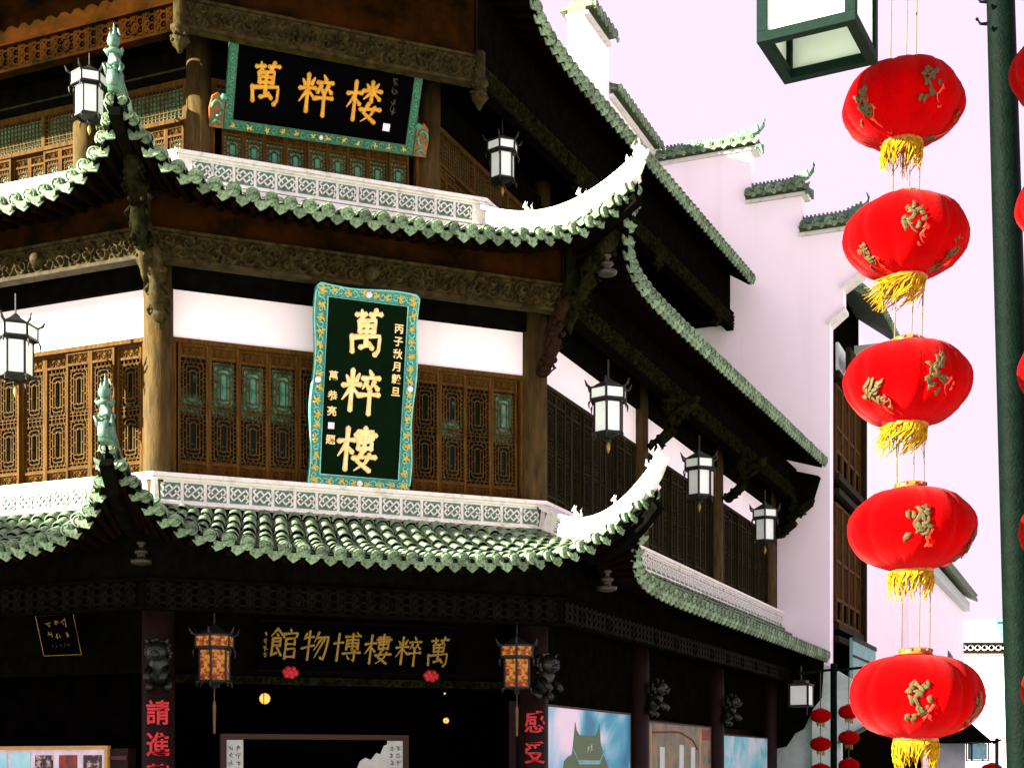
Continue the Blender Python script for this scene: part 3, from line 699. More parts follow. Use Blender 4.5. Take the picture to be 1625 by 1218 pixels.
# --- storey 1: fascias, lion brackets, inner walls
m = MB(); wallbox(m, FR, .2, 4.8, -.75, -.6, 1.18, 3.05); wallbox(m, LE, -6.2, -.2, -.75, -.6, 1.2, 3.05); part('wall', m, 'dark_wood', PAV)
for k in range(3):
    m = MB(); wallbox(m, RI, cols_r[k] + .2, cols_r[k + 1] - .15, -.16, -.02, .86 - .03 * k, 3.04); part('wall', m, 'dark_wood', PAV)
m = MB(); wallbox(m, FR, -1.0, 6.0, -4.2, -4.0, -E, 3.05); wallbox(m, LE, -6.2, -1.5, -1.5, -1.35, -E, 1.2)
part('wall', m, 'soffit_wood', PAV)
m = MB(); wallbox(m, RI, 0.2, 14.4, -.45, -.35, -E, .9); part('wall', m, 'red_wood', PAV)
m = MB(); wallbox(m, FR, .2, 4.8, -.60, -.52, 1.06, 1.17); part('lintel', m, 'dark_wood', PAV)
rl = relief(4.6, .10, 5, 300, 12, .02); m2 = MB(); m2.merge(rl, lambda x, y, z: FR.p(.2 + x, -.515 - y, 1.065 + z)); part('carving', m2, 'carved_dark', PAV, True)
def lion(P, d, s, seed):
    d = Vector((*d, 0)).normalized(); up = Vector((0, 0, 1)); sd = d.cross(up); m = MB(); rs = random.Random(seed)
    def q(f, l, z): return P + (d * f + sd * l + up * z) * s
    m.tube([q(-.05, 0, 0), q(.08, 0, .12), q(.14, 0, .28), q(.16, 0, .40)], [.10 * s, .14 * s, .15 * s, .12 * s], 10)
    m.ball(q(.22, 0, .42), .15 * s, 12, 8); m.ball(q(.34, 0, .37), .075 * s, 8, 6, (1, 1, .8)); m.ball(q(.40, 0, .40), .03 * s, 6, 4)
    for l in (-1, 1):
        m.ball(q(.33, .065 * l, .46), .035 * s, 8, 6); m.tube([q(.2, .12 * l, .53), q(.24, .16 * l, .60)], [.045 * s, .01 * s], 6)
        m.tube([q(.16, .1 * l, .2), q(.28, .13 * l, .10), q(.36, .11 * l, .02)], [.06 * s, .045 * s, .05 * s], 7); m.tube([q(0, .1 * l, .08), q(.06, .15 * l, -.04), q(.14, .13 * l, -.1)], [.07 * s, .05 * s, .05 * s], 7)
    for k in range(26):
        a = k * .5; R = .15 + .02 * (k % 2); m.ball(q(.16 - .04 * (k % 3), R * math.cos(a), .42 + R * math.sin(a)), .042 * s, 6, 4)
    m.tube([q(-.02, 0, .1), q(-.12, 0, .3), q(-.05, 0, .42)], [.05 * s, .06 * s, .02 * s], 6)
    part('lion_bracket', m, 'lion_dark', PAV, True)
mat('lion_dark', (.005, .009, .005), .3, (.002, .004, .002), 16, .3, spec=.3)
lion(FR.p(0, .2, 1.02), dA, .85, 1); lion(FR.p(5, .2, 1.0), dB, .85, 2); lion(RI.p(4.55, .2, .92), (RI.n.x, RI.n.y), .85, 3); lion(RI.p(9.45, .2, .9), (RI.n.x, RI.n.y), .85, 4)
# big curved corbel closing the street front
m = MB(); poly = [(-.3, 2.9), (-.3, .55), (.0, .38), (.35, .45), (.55, .75), (.75, .85), (.95, 1.3), (1.15, 1.55), (1.2, 2.3), (1.2, 2.55)]
m.prism(poly, lambda a, b, d: RI.p(d, a, b), 14.25, 14.55); part('corbel', m, 'dark_wood', PAV)
m = MB(); poly = [(-.1, 6.9), (-.1, 5.2), (.3, 5.25), (.5, 5.6), (.95, 6.0), (1.12, 6.55)]
m.prism(poly, lambda a, b, d: RI.p(d, a, b), 14.3, 14.6); part('corbel', m, 'dark_wood', PAV)

# ------------------------------------------------------------------ brush-written characters
GL = {
 'wan': [((22,15),(45,12)),((34,3),(37,21)),((56,12),(84,9)),((70,0),(62,20)),((30,26),(33,50)),((30,27),(71,23),(67,48)),((33,37),(66,35)),((33,49),(67,47)),((50,24),(50,74)),((14,58),(18,93)),((14,62),(84,55),(83,86),(74,95)),((37,82),(63,76)),((58,68),(67,82))],
 'cui': [((12,20),(20,32)),((44,14),(36,30)),((5,42),(49,38)),((27,7),(27,94)),((26,44),(5,72)),((30,48),(47,62)),((69,5),(76,16)),((53,24),(95,21)),((64,28),(54,46)),((64,34),(71,45)),((83,27),(73,46)),((83,34),(93,44)),((50,60),(97,56)),((73,47),(74,99))],
 'lou': [((3,37),(43,32)),((24,6),(24,97)),((23,40),(3,68)),((26,46),(39,59)),((50,13),(51,29)),((50,14),(88,12),(86,28)),((44,21),(96,19)),((51,28),(86,27)),((68,3),(68,54)),((52,36),(53,50)),((52,36),(87,34),(85,50)),((53,50),(85,48)),((65,54),(52,76),(86,96)),((83,60),(74,78),(46,97)),((42,71),(99,66))],
 'lou2': [((3,37),(43,32)),((24,6),(24,97)),((23,40),(3,68)),((26,46),(39,59)),((54,9),(61,18)),((87,5),(78,17)),((46,26),(97,23)),((70,2),(70,50)),((66,29),(48,45)),((74,29),(93,42)),((65,53),(52,76),(86,96)),((83,60),(74,78),(46,97)),((42,70),(99,65))],
 'bo': [((3,40),(35,36)),((18,8),(18,94)),((42,18),(95,14)),((48,28),(48,58)),((48,28),(89,26),(88,56)),((48,38),(88,37)),((48,48),(88,47)),((68,6),(68,60)),((80,3),(88,11)),((37,71),(99,66)),((78,58),(78,94),(69,88)),((52,76),(60,87))],
 'wu': [((16,14),(7,33)),((12,28),(41,24)),((26,5),(26,96)),((3,61),(45,50)),((58,8),(45,41)),((54,26),(93,22),(88,60),(80,94),(69,87)),((68,28),(45,66)),((80,28),(49,89))],
 'guan': [((26,3),(5,29)),((27,6),(45,23)),((24,19),(29,26)),((12,34),(12,88)),((12,34),(38,32),(38,58)),((12,45),(38,44)),((12,57),(38,56)),((11,89),(29,79)),((28,61),(45,87)),((70,3),(72,12)),((50,20),(49,31)),((50,20),(97,17),(92,28)),((58,35),(58,97)),((58,35),(88,33),(88,52)),((58,52),(88,51)),((58,67),(91,65),(90,92)),((58,92),(90,90))]}
def glyph(name, cx, cz, w, h, y=0, t=.055, depth=.5, lean=0):
    """raised brush strokes in the x-z plane, facing -y"""
    m = MB()
    for k, st in enumerate(GL[name]):
        pts = [Vector((cx + (p[0] / 100 - .5) * w + lean * (.5 - p[1] / 100) * h, y, cz + (.5 - p[1] / 100) * h)) for p in st]
        fine = []; 
        for a, b in zip(pts[:-1], pts[1:]):
            for i in range(5): fine.append(a.lerp(b, i / 5))
        fine.append(pts[-1]); n = len(fine); tot = sum((b - a).length for a, b in zip(pts[:-1], pts[1:]))
        dx = pts[-1].x - pts[0].x; dz = pts[-1].z - pts[0].z; fall = dx < -.1 * w and dz < 0
        rs = []
        for i in range(n):
            u = i / (n - 1)
            if fall: wd = 1.15 - .85 * u
            elif abs(dx) > abs(dz): wd = .75 + .5 * (abs(2 * u - 1) ** 2)
            else: wd = 1.15 - .25 * math.sin(math.pi * u)
            if tot < .22 * w: wd = .55 + .65 * u
            rs.append(t * w * wd)
        d0 = (fine[1] - fine[0]).normalized(); d1 = (fine[-1] - fine[-2]).normalized()
        fine = [fine[0] - d0 * rs[0] * .7] + fine + [fine[-1] + d1 * rs[-1] * .6]; rs = [rs[0] * .35] + rs + [rs[-1] * .3]
        if not fall and abs(dx) > abs(dz): fine = [p + Vector((0, 0, .35 * t * w * math.sin(math.pi * i / (len(fine) - 1)))) for i, p in enumerate(fine)]
        m.tube(fine, rs, 8, depth, up=(0, 1, 0))
    return m
def text_mesh(s, size, mt, depth=.006, offset=0, sx=1.0):
    cu = bpy.data.curves.new('t', 'FONT'); cu.body = s; cu.size = size; cu.align_x = 'CENTER'; cu.align_y = 'CENTER'; cu.extrude = depth; cu.offset = offset; cu.resolution_u = 3
    to = bpy.data.objects.new('t', cu); C.collection.objects.link(to); dg = bpy.context.evaluated_depsgraph_get()
    me = bpy.data.meshes.new_from_object(to.evaluated_get(dg)); bpy.data.objects.remove(to)
    me.materials.clear(); me.materials.append(M[mt]); me.transform(Matrix.Scale(sx, 4, (1, 0, 0)))
    me.transform(Matrix.Rotation(math.radians(90), 4, 'X')); return me
def tex(parent, s, x, z, size, mt, y=-.03, offset=0, depth=.006, name='character'):
    me = text_mesh(s, size, mt, depth, offset); return link(name, me, parent, Matrix.Translation((x, y, z)))

def scribble(parent, x, z, size, mt, y=-.03, seed=0, parts=7):
    """faded brush marks too small to read"""
    rs = random.Random(seed * 7 + int(x * 100) + int(z * 1000)); m = MB()
    for k in range(parts):
        a = rs.choice((0, 1.57, .7, 2.4)) + rs.uniform(-.15, .15); cx, cz = x + rs.uniform(-.28, .28) * size, z + rs.uniform(-.34, .34) * size; L = rs.uniform(.15, .36) * size
        m.tube([(cx - L * math.cos(a), y, cz - L * math.sin(a)), (cx + L * math.cos(a), y, cz + L * math.sin(a))], [.055 * size, .03 * size], 5, .4, up=(0, 1, 0))
    return lpart('brush_mark', m, mt, parent)

def scrolls(pathfn, L, amp, n, r, seed):
    rs = random.Random(seed); m = MB()
    for i in range(n):
        c = (i + .5) / n * L; sg = 1 if i % 2 else -1; ph = rs.uniform(0, 6)
        m.tube([pathfn(c + amp * (1 - k / 11) * math.cos(ph + sg * k * .75), amp * (1 - k / 11) * math.sin(ph + sg * k * .75), .004) for k in range(9)], [r] * 8 + [r * .5], 5)
    return m
def blooms(pathfn, L, amp, n, seed, s):
    rs = random.Random(seed); m = MB()
    for i in range(n):
        c = (i + .5) / n * L + rs.uniform(-.02, .02); y0 = rs.uniform(-.3, .3) * amp
        for k in range(5):
            a = k * 1.256 + rs.random(); rr = s * rs.uniform(.6, 1.1)
            m.tube([pathfn(c, y0, .008), pathfn(c + rr * math.cos(a), y0 + rr * math.sin(a), .012), pathfn(c + 1.7 * rr * math.cos(a + .3), y0 + 1.7 * rr * math.sin(a + .3), .004)], [s * .3, s * .38, s * .1], 5)
    return m

# upper plaque (horizontal)
tl = math.atan2(.55, .85)
UP = empty('horizontal_plaque', (0, 0, 0), 'black horizontal plaque with three gold characters and green scrolled border', 'sign', mtx=FR.m(2.50, -1.80, 8.98, -tl) @ Matrix.Translation((0, 0, 0)))
UP.matrix_basis = WM[UP] = FR.m(2.50, -1.82, 8.95, tl) @ Matrix.Rotation(-.022, 4, 'Y')
UPW, UPH = 1.24, 1.02
lpart('board', MB().box(-UPW, UPW, -.02, .03, 0, UPH), 'black_board', UP)
fr = MB().box(-UPW - .12, UPW + .12, -.05, .04, -.13, -.001); fr.box(-UPW - .12, -UPW - .001, -.05, .04, 0, UPH); fr.box(UPW + .001, UPW + .12, -.05, .04, 0, UPH); frm = lpart('frame', fr, 'border_dark', UP)
b_ = lambda c, y, d: (c - UPW - .1, -.052 - d, -.065 + y)
lpart('scrollwork', scrolls(b_, 2 * UPW + .2, .045, 26, .010, 3), 'scroll_green', frm, kind='stuff'); lpart('blossom', blooms(b_, 2 * UPW + .2, .045, 12, 4, .030), 'scroll_gold', frm)
for sx in (-1, 1):
    q_ = lambda c, y, d: (sx * (UPW + .06) + y, -.052 - d, c); lpart('scrollwork', scrolls(q_, UPH, .04, 9, .010, 5), 'scroll_green', frm, kind='stuff')
    ear = MB(); X0 = sx * (UPW + .13)
    ear.prism([(X0, -.13), (X0 + sx * .19, -.13), (X0 + sx * .20, .10), (X0 + sx * .17, .26), (X0 + sx * .10, .32), (X0 + sx * .03, .26), (X0, .30)][::sx], lambda a, b, d: (a, d, b), -.06, .03)
    e = lpart('side_ornament', ear, 'orange_lacquer', UP)
    em = MB(); em.tube([(X0 + sx * (.10 + .07 * math.cos(t)), -.07, .12 + .10 * math.sin(t)) for t in [k * .6 for k in range(9)]], .02, 6); em.ball((X0 + sx * .02, -.06, .27), .05, 8, 6); em.tube([(X0 + sx * .03, -.07, -.08), (X0 + sx * .1, -.07, -.03), (X0 + sx * .17, -.07, -.09)], .022, 6); lpart('carving', em, 'scroll_green', e, True)
lpart('boss', MB().ball((0, -.07, -.065), .035, 8, 6), 'white_boss', UP, True)
for nm, x, z in (('wan', -.83, .51), ('cui', -.13, .48), ('lou2', .56, .48)):
    lpart('character', glyph(nm, x, z, .51, .56, -.03, .056), 'gold', UP, True)
for k in range(4): scribble(UP, .98, .80 - .13 * k, .11, 'bronze', -.022, k)
lpart('seal', MB().box(.88, .98, -.03, -.021, .14, .24), 'white_boss', UP)

# tall plaque (vertical)
tv = math.atan2(.47, 2.45)
VP = empty('vertical_plaque', (0, 0, 0), 'tall dark green plaque with gilt characters in a turquoise carved frame', 'sign', mtx=FR.m(2.49, .16, 3.55, tv))
VW, VH = .67, 2.46
def wavy(off, n=60):
    pts = []
    for (x0, z0, x1, z1) in ((-VW, 0, VW, 0), (VW, 0, VW, VH), (VW, VH, -VW, VH), (-VW, VH, -VW, 0)):
        L = math.hypot(x1 - x0, z1 - z0); k = int(L / .05)
        for i in range(k):
            u = i / k; wv = .018 * math.sin(u * L * 5.2); nx, nz = (z1 - z0) / L, -(x1 - x0) / L
            pts.append((x0 + (x1 - x0) * u + nx * (wv + off), z0 + (z1 - z0) * u + nz * (wv + off)))
    # round the corners
    out = []
    for (x, z) in pts:
        cx = max(-VW + .08, min(VW - .08, x)); cz = max(.08, min(VH - .08, z)); dx, dz = x - cx, z - cz
        if abs(dx) > .04 and abs(dz) > .04: r = math.hypot(dx, dz); R = .085 + off; x, z = cx + dx / r * R, cz + dz / r * R
        out.append((x, z))
    return out
iw, ih0, ih1 = VW - .15, .15, VH - .15
o_ = wavy(0); n_ = len(o_)
inn = [(max(-iw, min(iw, x * 1.0)), max(ih0, min(ih1, z))) for x, z in o_]
fr = MB(); fr.add([(x, -.03, z) for x, z in o_] + [(x, -.012, z) for x, z in inn] + [(x, .04, z) for x, z in o_], [(i, (i + 1) % n_, n_ + (i + 1) % n_, n_ + i) for i in range(n_)] + [((i + 1) % n_, i, 2 * n_ + i, 2 * n_ + (i + 1) % n_) for i in range(n_)] + [tuple(range(2 * n_, 3 * n_))])
frm = lpart('frame', fr, 'border', VP)
rim = MB(); rim.tube([(x, -.035, z) for x, z in wavy(-.006)] + [(o_[0][0], -.035, o_[0][1])], .011, 6, cap=False); lpart('rim', rim, 'scroll_teal', frm, True)
rim = MB(); rim.tube([(-iw, -.03, ih0), (iw, -.03, ih0), (iw, -.03, ih1), (-iw, -.03, ih1), (-iw, -.03, ih0)], .010, 6); lpart('rim', rim, 'scroll_teal', frm)
lpart('board', MB().box(-iw, iw, -.014, .035, ih0, ih1), 'green_board', VP)
for (fn, L, nb, sd_) in ((lambda c, y, d: (c - VW, -.030 - d, .075 + y), 2 * VW, 8, 1), (lambda c, y, d: (c - VW, -.030 - d, VH - .075 + y), 2 * VW, 8, 2), (lambda c, y, d: (-VW + .075 + y, -.030 - d, c), VH, 15, 3), (lambda c, y, d: (VW - .075 + y, -.030 - d, c), VH, 15, 4)):
    lpart('scrollwork', scrolls(fn, L, .048, int(L / .085), .009, sd_), 'scroll_teal', frm); lpart('blossom', blooms(fn, L, .05, nb, sd_ + 9, .038), 'scroll_gold', frm)
for (x, z) in ((-VW + .07, VH * .53), (VW - .07, VH * .53), (0, VH - .07), (0, .07)): lpart('boss', MB().ball((x, -.05, z), .042, 10, 6), 'white_boss', VP, True)
for nm, x, z in (('wan', -.0, 1.93), ('cui', -.04, 1.22), ('lou', -.05, .50)): lpart('character', glyph(nm, x, z, .52, .58, -.022, .060, lean=.04), 'pale_gold', VP, True)
for k, ch in enumerate('丙子秋月穀旦'): tex(VP, ch, .42, 2.02 - .155 * k, .125, 'pale_gold', -.02, .0025, .005)
for ch, z in (('萬', 1.36), ('恭', 1.12), ('亮', .93), ('題', .58)): tex(VP, ch, -.40, z, .125, 'pale_gold', -.02, .0025, .005)
lpart('seal', MB().box(-.44, -.36, -.024, -.014, .72, .80), 'white_boss', VP)

# entrance board
EB = empty('entrance_board', (0, 0, 0), 'long dark board over the entrance with six dull gold characters', 'sign', mtx=FR.m(2.69, -.50, 1.26, .18))
lpart('board', MB().box(-1.36, 1.36, -.02, .03, 0, .62), 'black_board', EB)
fr = MB().box(-1.38, 1.38, -.03, .03, -.03, -.001); fr.box(-1.38, 1.38, -.03, .03, .621, .65); lpart('frame', fr, 'dark_wood', EB)
for i, nm in enumerate(('guan', 'wu', 'bo', 'lou', 'cui', 'wan')): lpart('character', glyph(nm, -1.04 + i * .425 + (.0), .34 - .01 * i, .38, .42, -.025, .046, lean=.08), 'gold_dull', EB, True)
for k in range(4): scribble(EB, -1.28, .46 - .09 * k, .07, 'gold_dull', -.022, k)
for x, z, k in ((-.95, -.10, 0), (.98, -.10, 1)):
    m = MB(); c = FR.p(2.69 + x, -.42, 1.22); 
    for j in range(7): m.ball(c + FR.u * (.07 * math.cos(j)) + Vector((0, 0, .045 * math.sin(j))), .045, 7, 5)
    m.ball(c, .06, 8, 6)
    lp = link('flower_boss', m.mesh('flower_boss', 'red_char', True)); tag(lp, ('carved red flower boss beneath the first character at the left of the entrance board', 'carved red flower boss beneath the right hand end of the entrance board')[k], 'ornament', 'red bosses under the entrance board')

# small plaque left, hanging in the gloom
SP = empty('small_plaque', (0, 0, 0), 'small dark tilted plaque with thin metal edge hanging in the gloom at far left', 'sign', mtx=LE.m(-1.55, -.1, 1.42, .3))
lpart('board', MB().box(-.30, .30, -.01, .02, 0, .52), 'black_board', SP)
m = MB(); m.tube([(-.30, -.015, .52), (-.30, -.015, 0), (.30, -.015, 0), (.30, -.015, .52), (-.30, -.015, .52)], .006, 5); lpart('frame', m, 'gold_dull', SP)

for i_, (z_, sz_, n_) in enumerate(((.42, .10, 3), (.27, .10, 3), (.12, .05, 5))):
    for k in range(n_): scribble(SP, (k - (n_ - 1) / 2) * sz_ * 1.3, z_, sz_, 'gold_dull' if i_ < 2 else 'bronze', -.014, k + i_ * 5, 4)

# couplet boards on the pillars
def couplet(face, a, d, chars, label, z0c=.66, step=.37):
    P = face.p(a, 0, 0); ang = math.atan2(d[1], d[0]); m = MB(); r = .225; n = 8; hw = .62
    vs = []; z0, z1 = -1.4 + E, .92 + E
    for z in (z0, z1):
        for R in (r + .02, r):
            for k in range(n + 1): t = ang - hw + 2 * hw * k / n; vs.append((P.x + R * math.cos(t), P.y + R * math.sin(t), z))
    k1 = n + 1; fs = []
    for k in range(n): fs += [(k, k + 1, 2 * k1 + k + 1, 2 * k1 + k), (k1 + k + 1, k1 + k, 3 * k1 + k, 3 * k1 + k + 1), (2 * k1 + k, 2 * k1 + k + 1, 3 * k1 + k + 1, 3 * k1 + k)]
    fs += [(0, 2 * k1, 3 * k1, k1), (n, k1 + n, 3 * k1 + n, 2 * k1 + n)]
    root = empty('couplet_board', (P.x, P.y, 0), label, 'sign', 'couplet boards on the entrance pillars')
    part('board', MB().add(vs, fs), 'red_wood', root, True)
    Rm = Matrix(((-math.sin(ang), -math.cos(ang), 0, 0), (math.cos(ang), -math.sin(ang), 0, 0), (0, 0, 1, 0), (0, 0, 0, 1)))
    for i, ch in enumerate(chars):
        me = text_mesh(ch, .31, 'red_char', .004, .006, .92); mm = Matrix.Translation((P.x, P.y, z0c + E - step * i)) @ Rm @ Matrix.Translation((0, -(r + .030), 0))
        # wrap onto the curved board
        for v in me.vertices:
            x = v.co.x; v.co.y += (r + .02) - math.sqrt(max((r + .02) ** 2 - x * x, .001))
        link('character', me, root, mm, False)
couplet(FR, 0, (.22, -1), '請進萬粹', 'curved red board on the left pillar beginning with red characters for please enter', .627, .385)
couplet(FR, 5, (.05, -1), '感受文化', 'curved red board on the right pillar beginning with red characters for feel', .57, .41)

# ------------------------------------------------------------------ hexagonal wall lanterns
def hex_lantern(name, glass, s=1.0, tassel=False):
    rt = empty(name, (0, 0, 0), 'x', 'lantern'); fr = MB(); H = .85 * s; 
    def ring(r, z, w=.022): 
        for k in range(6): a = k * math.pi / 3; b = a + math.pi / 3; fr.bar((r * math.cos(a), r * math.sin(a), z), (r * math.cos(b), r * math.sin(b), z), w * s, w * s)
    r1, r2 = .20 * s, .255 * s
    zb, zm, zt = .10 * s, .52 * s, .70 * s
    for z in (zb, zm): ring(r1, z, .03)
    for z in (zm + .025 * s, zt): ring(r2, z, .026)
    for k in range(6):
        a = k * math.pi / 3; c_, s_ = math.cos(a), math.sin(a)
        fr.bar((r1 * c_, r1 * s_, zb), (r1 * c_, r1 * s_, zm), .026 * s); fr.bar((r2 * c_, r2 * s_, zm + .02 * s), (r2 * c_, r2 * s_, zt), .026 * s)
        fr.tube([(r2 * c_, r2 * s_, zt), (r2 * 1.22 * c_, r2 * 1.22 * s_, zt + .03 * s), (r2 * 1.35 * c_, r2 * 1.35 * s_, zt + .10 * s)], [.016 * s, .02 * s, .006 * s], 5)
        fr.tube([(r2 * c_, r2 * s_, zm + .03 * s), (r2 * 1.12 * c_, r2 * 1.12 * s_, zm - .03 * s), (r2 * 1.1 * c_, r2 * 1.1 * s_, zm - .10 * s)], [.012 * s, .016 * s, .005 * s], 5)
        fr.tube([(r1 * c_, r1 * s_, zb), (r1 * 1.18 * c_, r1 * 1.18 * s_, zb - .02 * s), (r1 * 1.22 * c_, r1 * 1.22 * s_, zb - .08 * s)], [.016 * s, .018 * s, .008 * s], 5)
    fr.lathe([(.02 * s, zt + .16 * s), (.06 * s, zt + .12 * s), (.20 * s, zt + .04 * s), (.24 * s, zt)][::-1], 6); fr.lathe([(.02 * s, .0), (.05 * s, .02 * s), (.04 * s, .05 * s), (.16 * s, zb)], 6)
    fr.tube([(0, 0, zt + .15 * s), (0, 0, zt + .40 * s)], .012 * s, 6)
    lpart('frame', fr, 'lamp_metal', rt)
    me1 = None
    for k in range(6):
        a = (k + .5) * math.pi / 3; mm = Matrix.Rotation(a - math.pi / 2, 4, 'Z')
        if k == 0:
            w1 = r1 * math.tan(math.pi / 6) * .93 * math.cos(math.pi / 6) / math.cos(math.pi / 6); ra = r1 * math.cos(math.pi / 6); rb = r2 * math.cos(math.pi / 6)
            w1 = r1 * .5 * .95; w2 = r2 * .5 * .95
            me1 = MB().box(-w1, w1, ra - .006, ra, zb + .01, zm - .01).mesh('glass_pane', glass); me2 = MB().box(-w2, w2, rb - .006, rb, zm + .03 * s, zt - .01).mesh('glass_pane', glass)
        link('glass_pane', me1, rt, mm); link('glass_pane', me2, rt, mm)
    if tassel:
        t = MB(); t.tube([(0, 0, 0), (0, 0, -.15)], .006, 4); t.tube([(0, 0, -.15), (0, 0, -.20), (0, 0, -.55)], [.012, .022, .014], 7); lpart('tassel', t, 'cord_gold', rt)
    else:
        t = MB(); t.lathe([(.004, -.16 * s), (.025 * s, -.10 * s), (.03 * s, -.06 * s), (.01 * s, 0)], 8); lpart('drop', t, 'gold_dull', rt, True)
    return reg(rt)
spots = [(RI, .2, 1.0, 4.36, 1, 'white glass lantern by the front right column under the middle roof'), (RI, 4.75, 1.0, 4.32, 1, 'second white glass lantern along the shaded street side'),
         (RI, 9.5, 1.0, 4.28, 1, 'farthest white glass lantern on the street side beside the white end wall'), (LE, -1.37, .95, 4.58, 1.0, 'white glass lantern cut by the left edge before the white band'),
         (LE, -1.88, -1.0, 8.62, .92, 'white glass lantern left of the teal corner finial on the top storey'), (RI, 1.7, -1.2, 8.70, .92, 'white glass lantern right of the horizontal plaque on the top storey')]
proto = None
for (fc, a, o, z, s, lb) in spots:
    P = fc.p(a, o, z); mm = Matrix.Translation(P) @ Matrix.Rotation(.35, 4, 'Z') @ Matrix.Scale(s, 4)
    if proto is None: proto = hex_lantern('wall_lantern', 'lamp_glass'); proto['group'] = 'white hexagonal lanterns under the eaves'; proto.matrix_basis = mm; proto['label'] = lb
    else: copy_tree(proto, mm, lb)
proto = None
for (a, lb) in ((.63, 'amber lit lantern with tassel left of the entrance board'), (4.63, 'amber lit lantern with tassel right of the entrance board')):
    P = FR.p(a, .3, .95); mm = Matrix.Translation(P) @ Matrix.Rotation(.5, 4, 'Z')
    if proto is None: proto = hex_lantern('entrance_lantern', 'amber_glass', .92, True); proto['group'] = 'amber lanterns by the entrance'; proto.matrix_basis = mm; proto['label'] = lb
    else: copy_tree(proto, mm, lb)
for (a, o, z, r, lb) in ((1.66, -1.6, .93, .075, 'large glowing round bulb hanging left in the dark entrance'), (4.30, -1.6, .66, .042, 'small glowing bulb low at the right of the entrance'), (4.28, -1.6, 1.05, .015, 'tiny bulb above the other at the right of the entrance')):
    rt = empty('bulb', FR.p(a, o, z), lb, 'light bulb', 'bulbs inside the entrance'); lpart('globe', MB().ball((0, 0, 0), r, 12, 8), 'bulb', rt, True); lpart('cage', MB().tube([(0, -r * 1.05, r), (0, -r * 1.1, 0), (0, -r * 1.05, -r)], r * .09, 5), 'lamp_metal', rt); lpart('flex', MB().tube([(0, 0, r), (0, 0, 3.0 - z)], .006, 5), 'dark_wood', rt)

# ------------------------------------------------------------------ things in and beside the ground floor
SC = empty('framed_screen', (0, 0, 0), 'red brown framed doorway screen with white written paper strips', 'screen', mtx=FR.m(2.36, -1.5, -E))
sh = E + .37
fr = MB().box(-1.33, -1.25, -.04, .04, 0, sh); fr.box(1.25, 1.33, -.04, .04, 0, sh); fr.box(-1.33, 1.33, -.045, .045, sh + .001, sh + .07); lpart('frame', fr, 'brown_frame', SC)
lpart('dark_panel', MB().box(-1.25, 1.25, 0, .02, 0, sh), 'black_board', SC)
for sx, w_ in ((-1, .12), (1, .12)):
    x = sx * 1.14; st = lpart('paper_strip', MB().box(x - w_, x + w_, -.012, -.002, .4, sh - .01), 'paper', SC)
    for j in range(2):
        for k in range(6 if j else 4): scribble(st, x - .05 + .1 * j, sh - .12 - .1 * k, .08, 'ink', -.014, k + 9 * j)
m = MB(); pts = [(.62, .0), (.70, .05), (.78, .02), (.86, .12), (.92, .10), (.97, .22), (1.02, .24), (1.02, -.3), (.5, -.3)]
m.prism(pts, lambda a, b, d: (a, d, b + sh - .30), -.010, -.003); lpart('painted_rock', m, 'paper', SC)
NB = empty('notice_board', (0, 0, 0), 'gilt framed notice board with small photographs at the lower left', 'notice board', mtx=LE.m(-2.2, .12, -1.2))
nh = 1.41
fr = MB().box(-1.5, 1.5, -.03, .03, nh, nh + .045); fr.box(1.5, 1.55, -.03, .03, 0, nh + .045); fr.box(-1.55, -1.5, -.03, .03, 0, nh + .045); lpart('frame', fr, 'gilt_frame', NB); lpart('panel', MB().box(-1.5, 1.5, 0, .02, 0, nh), 'poster_white', NB)
for i in range(6):
    x = 1.30 - .38 * i
    if i < 3: lpart('photograph', MB().box(x - .14, x + .14, -.012, -.002, nh - .42, nh - .07), ('photo_dark', 'photo_red', 'photo_dark')[i], NB)
    else: lpart('photograph', MB().box(x - .16, x + .16, -.012, -.002, nh - .42, nh - .04), 'poster_cyan', NB)
RB = empty('red_box', (0, 0, 0), 'dark red slatted box between the notice board and the left pillar', 'box', mtx=LE.m(-.50, .05, -.6))
lpart('body', MB().box(-.16, .12, -.05, .1, 0, .82), 'red_wood', RB)
for k in range(5): lpart('slat', MB().box(-.15, .11, -.065, -.051, .08 + .15 * k, .13 + .15 * k), 'brown_frame', RB)
def poster(a0, a1, zt, mt, label, nm='poster'):
    rt = empty(nm, (0, 0, 0), label, 'poster', mtx=RI.m((a0 + a1) / 2, .02, -1.3)); w = (a1 - a0) / 2; h = zt + 1.3
    lpart('sheet', MB().box(-w, w, -.004, .02, 0, h), mt, rt); fr = MB().box(-w - .03, -w, -.01, .02, 0, h); fr.box(w, w + .03, -.01, .02, 0, h); fr.box(-w - .03, w + .03, -.01, .02, h + .001, h + .03); lpart('edge', fr, 'brown_frame', rt); return rt, w, h
rt, w_, h = poster(.38, 4.1, .83, 'poster_sky', 'blue sky poster with a dark green roofed house shape')
hs = MB(); k = w_ / 1.86
def pp(a, b): return (a * k, b)
hs.prism([pp(-.45, h - 1.4), pp(-.66, h - .72), pp(-.45, h - .62), pp(-.32, h - .42), pp(-.20, h - .18), pp(-.40, h - .12)][:0] or [pp(-1.5, h - 1.9), pp(-1.22, h - 1.0), pp(-1.16, h - .76), pp(-1.02, h - .70), pp(-.84, h - .66), pp(-.78, h - .48), pp(-.70, h - .18), pp(-.64, h - .30), pp(-.52, h - .37), pp(.16, h - .37), pp(.28, h - .30), pp(.36, h - .18), pp(.42, h - .48), pp(.56, h - .66), pp(.86, h - .92), pp(1.15, h - 1.2), pp(1.5, h - 1.9)], lambda a, b, d: (a, d, b), -.008, -.004)
lpart('house_print', hs, 'poster_green', rt)
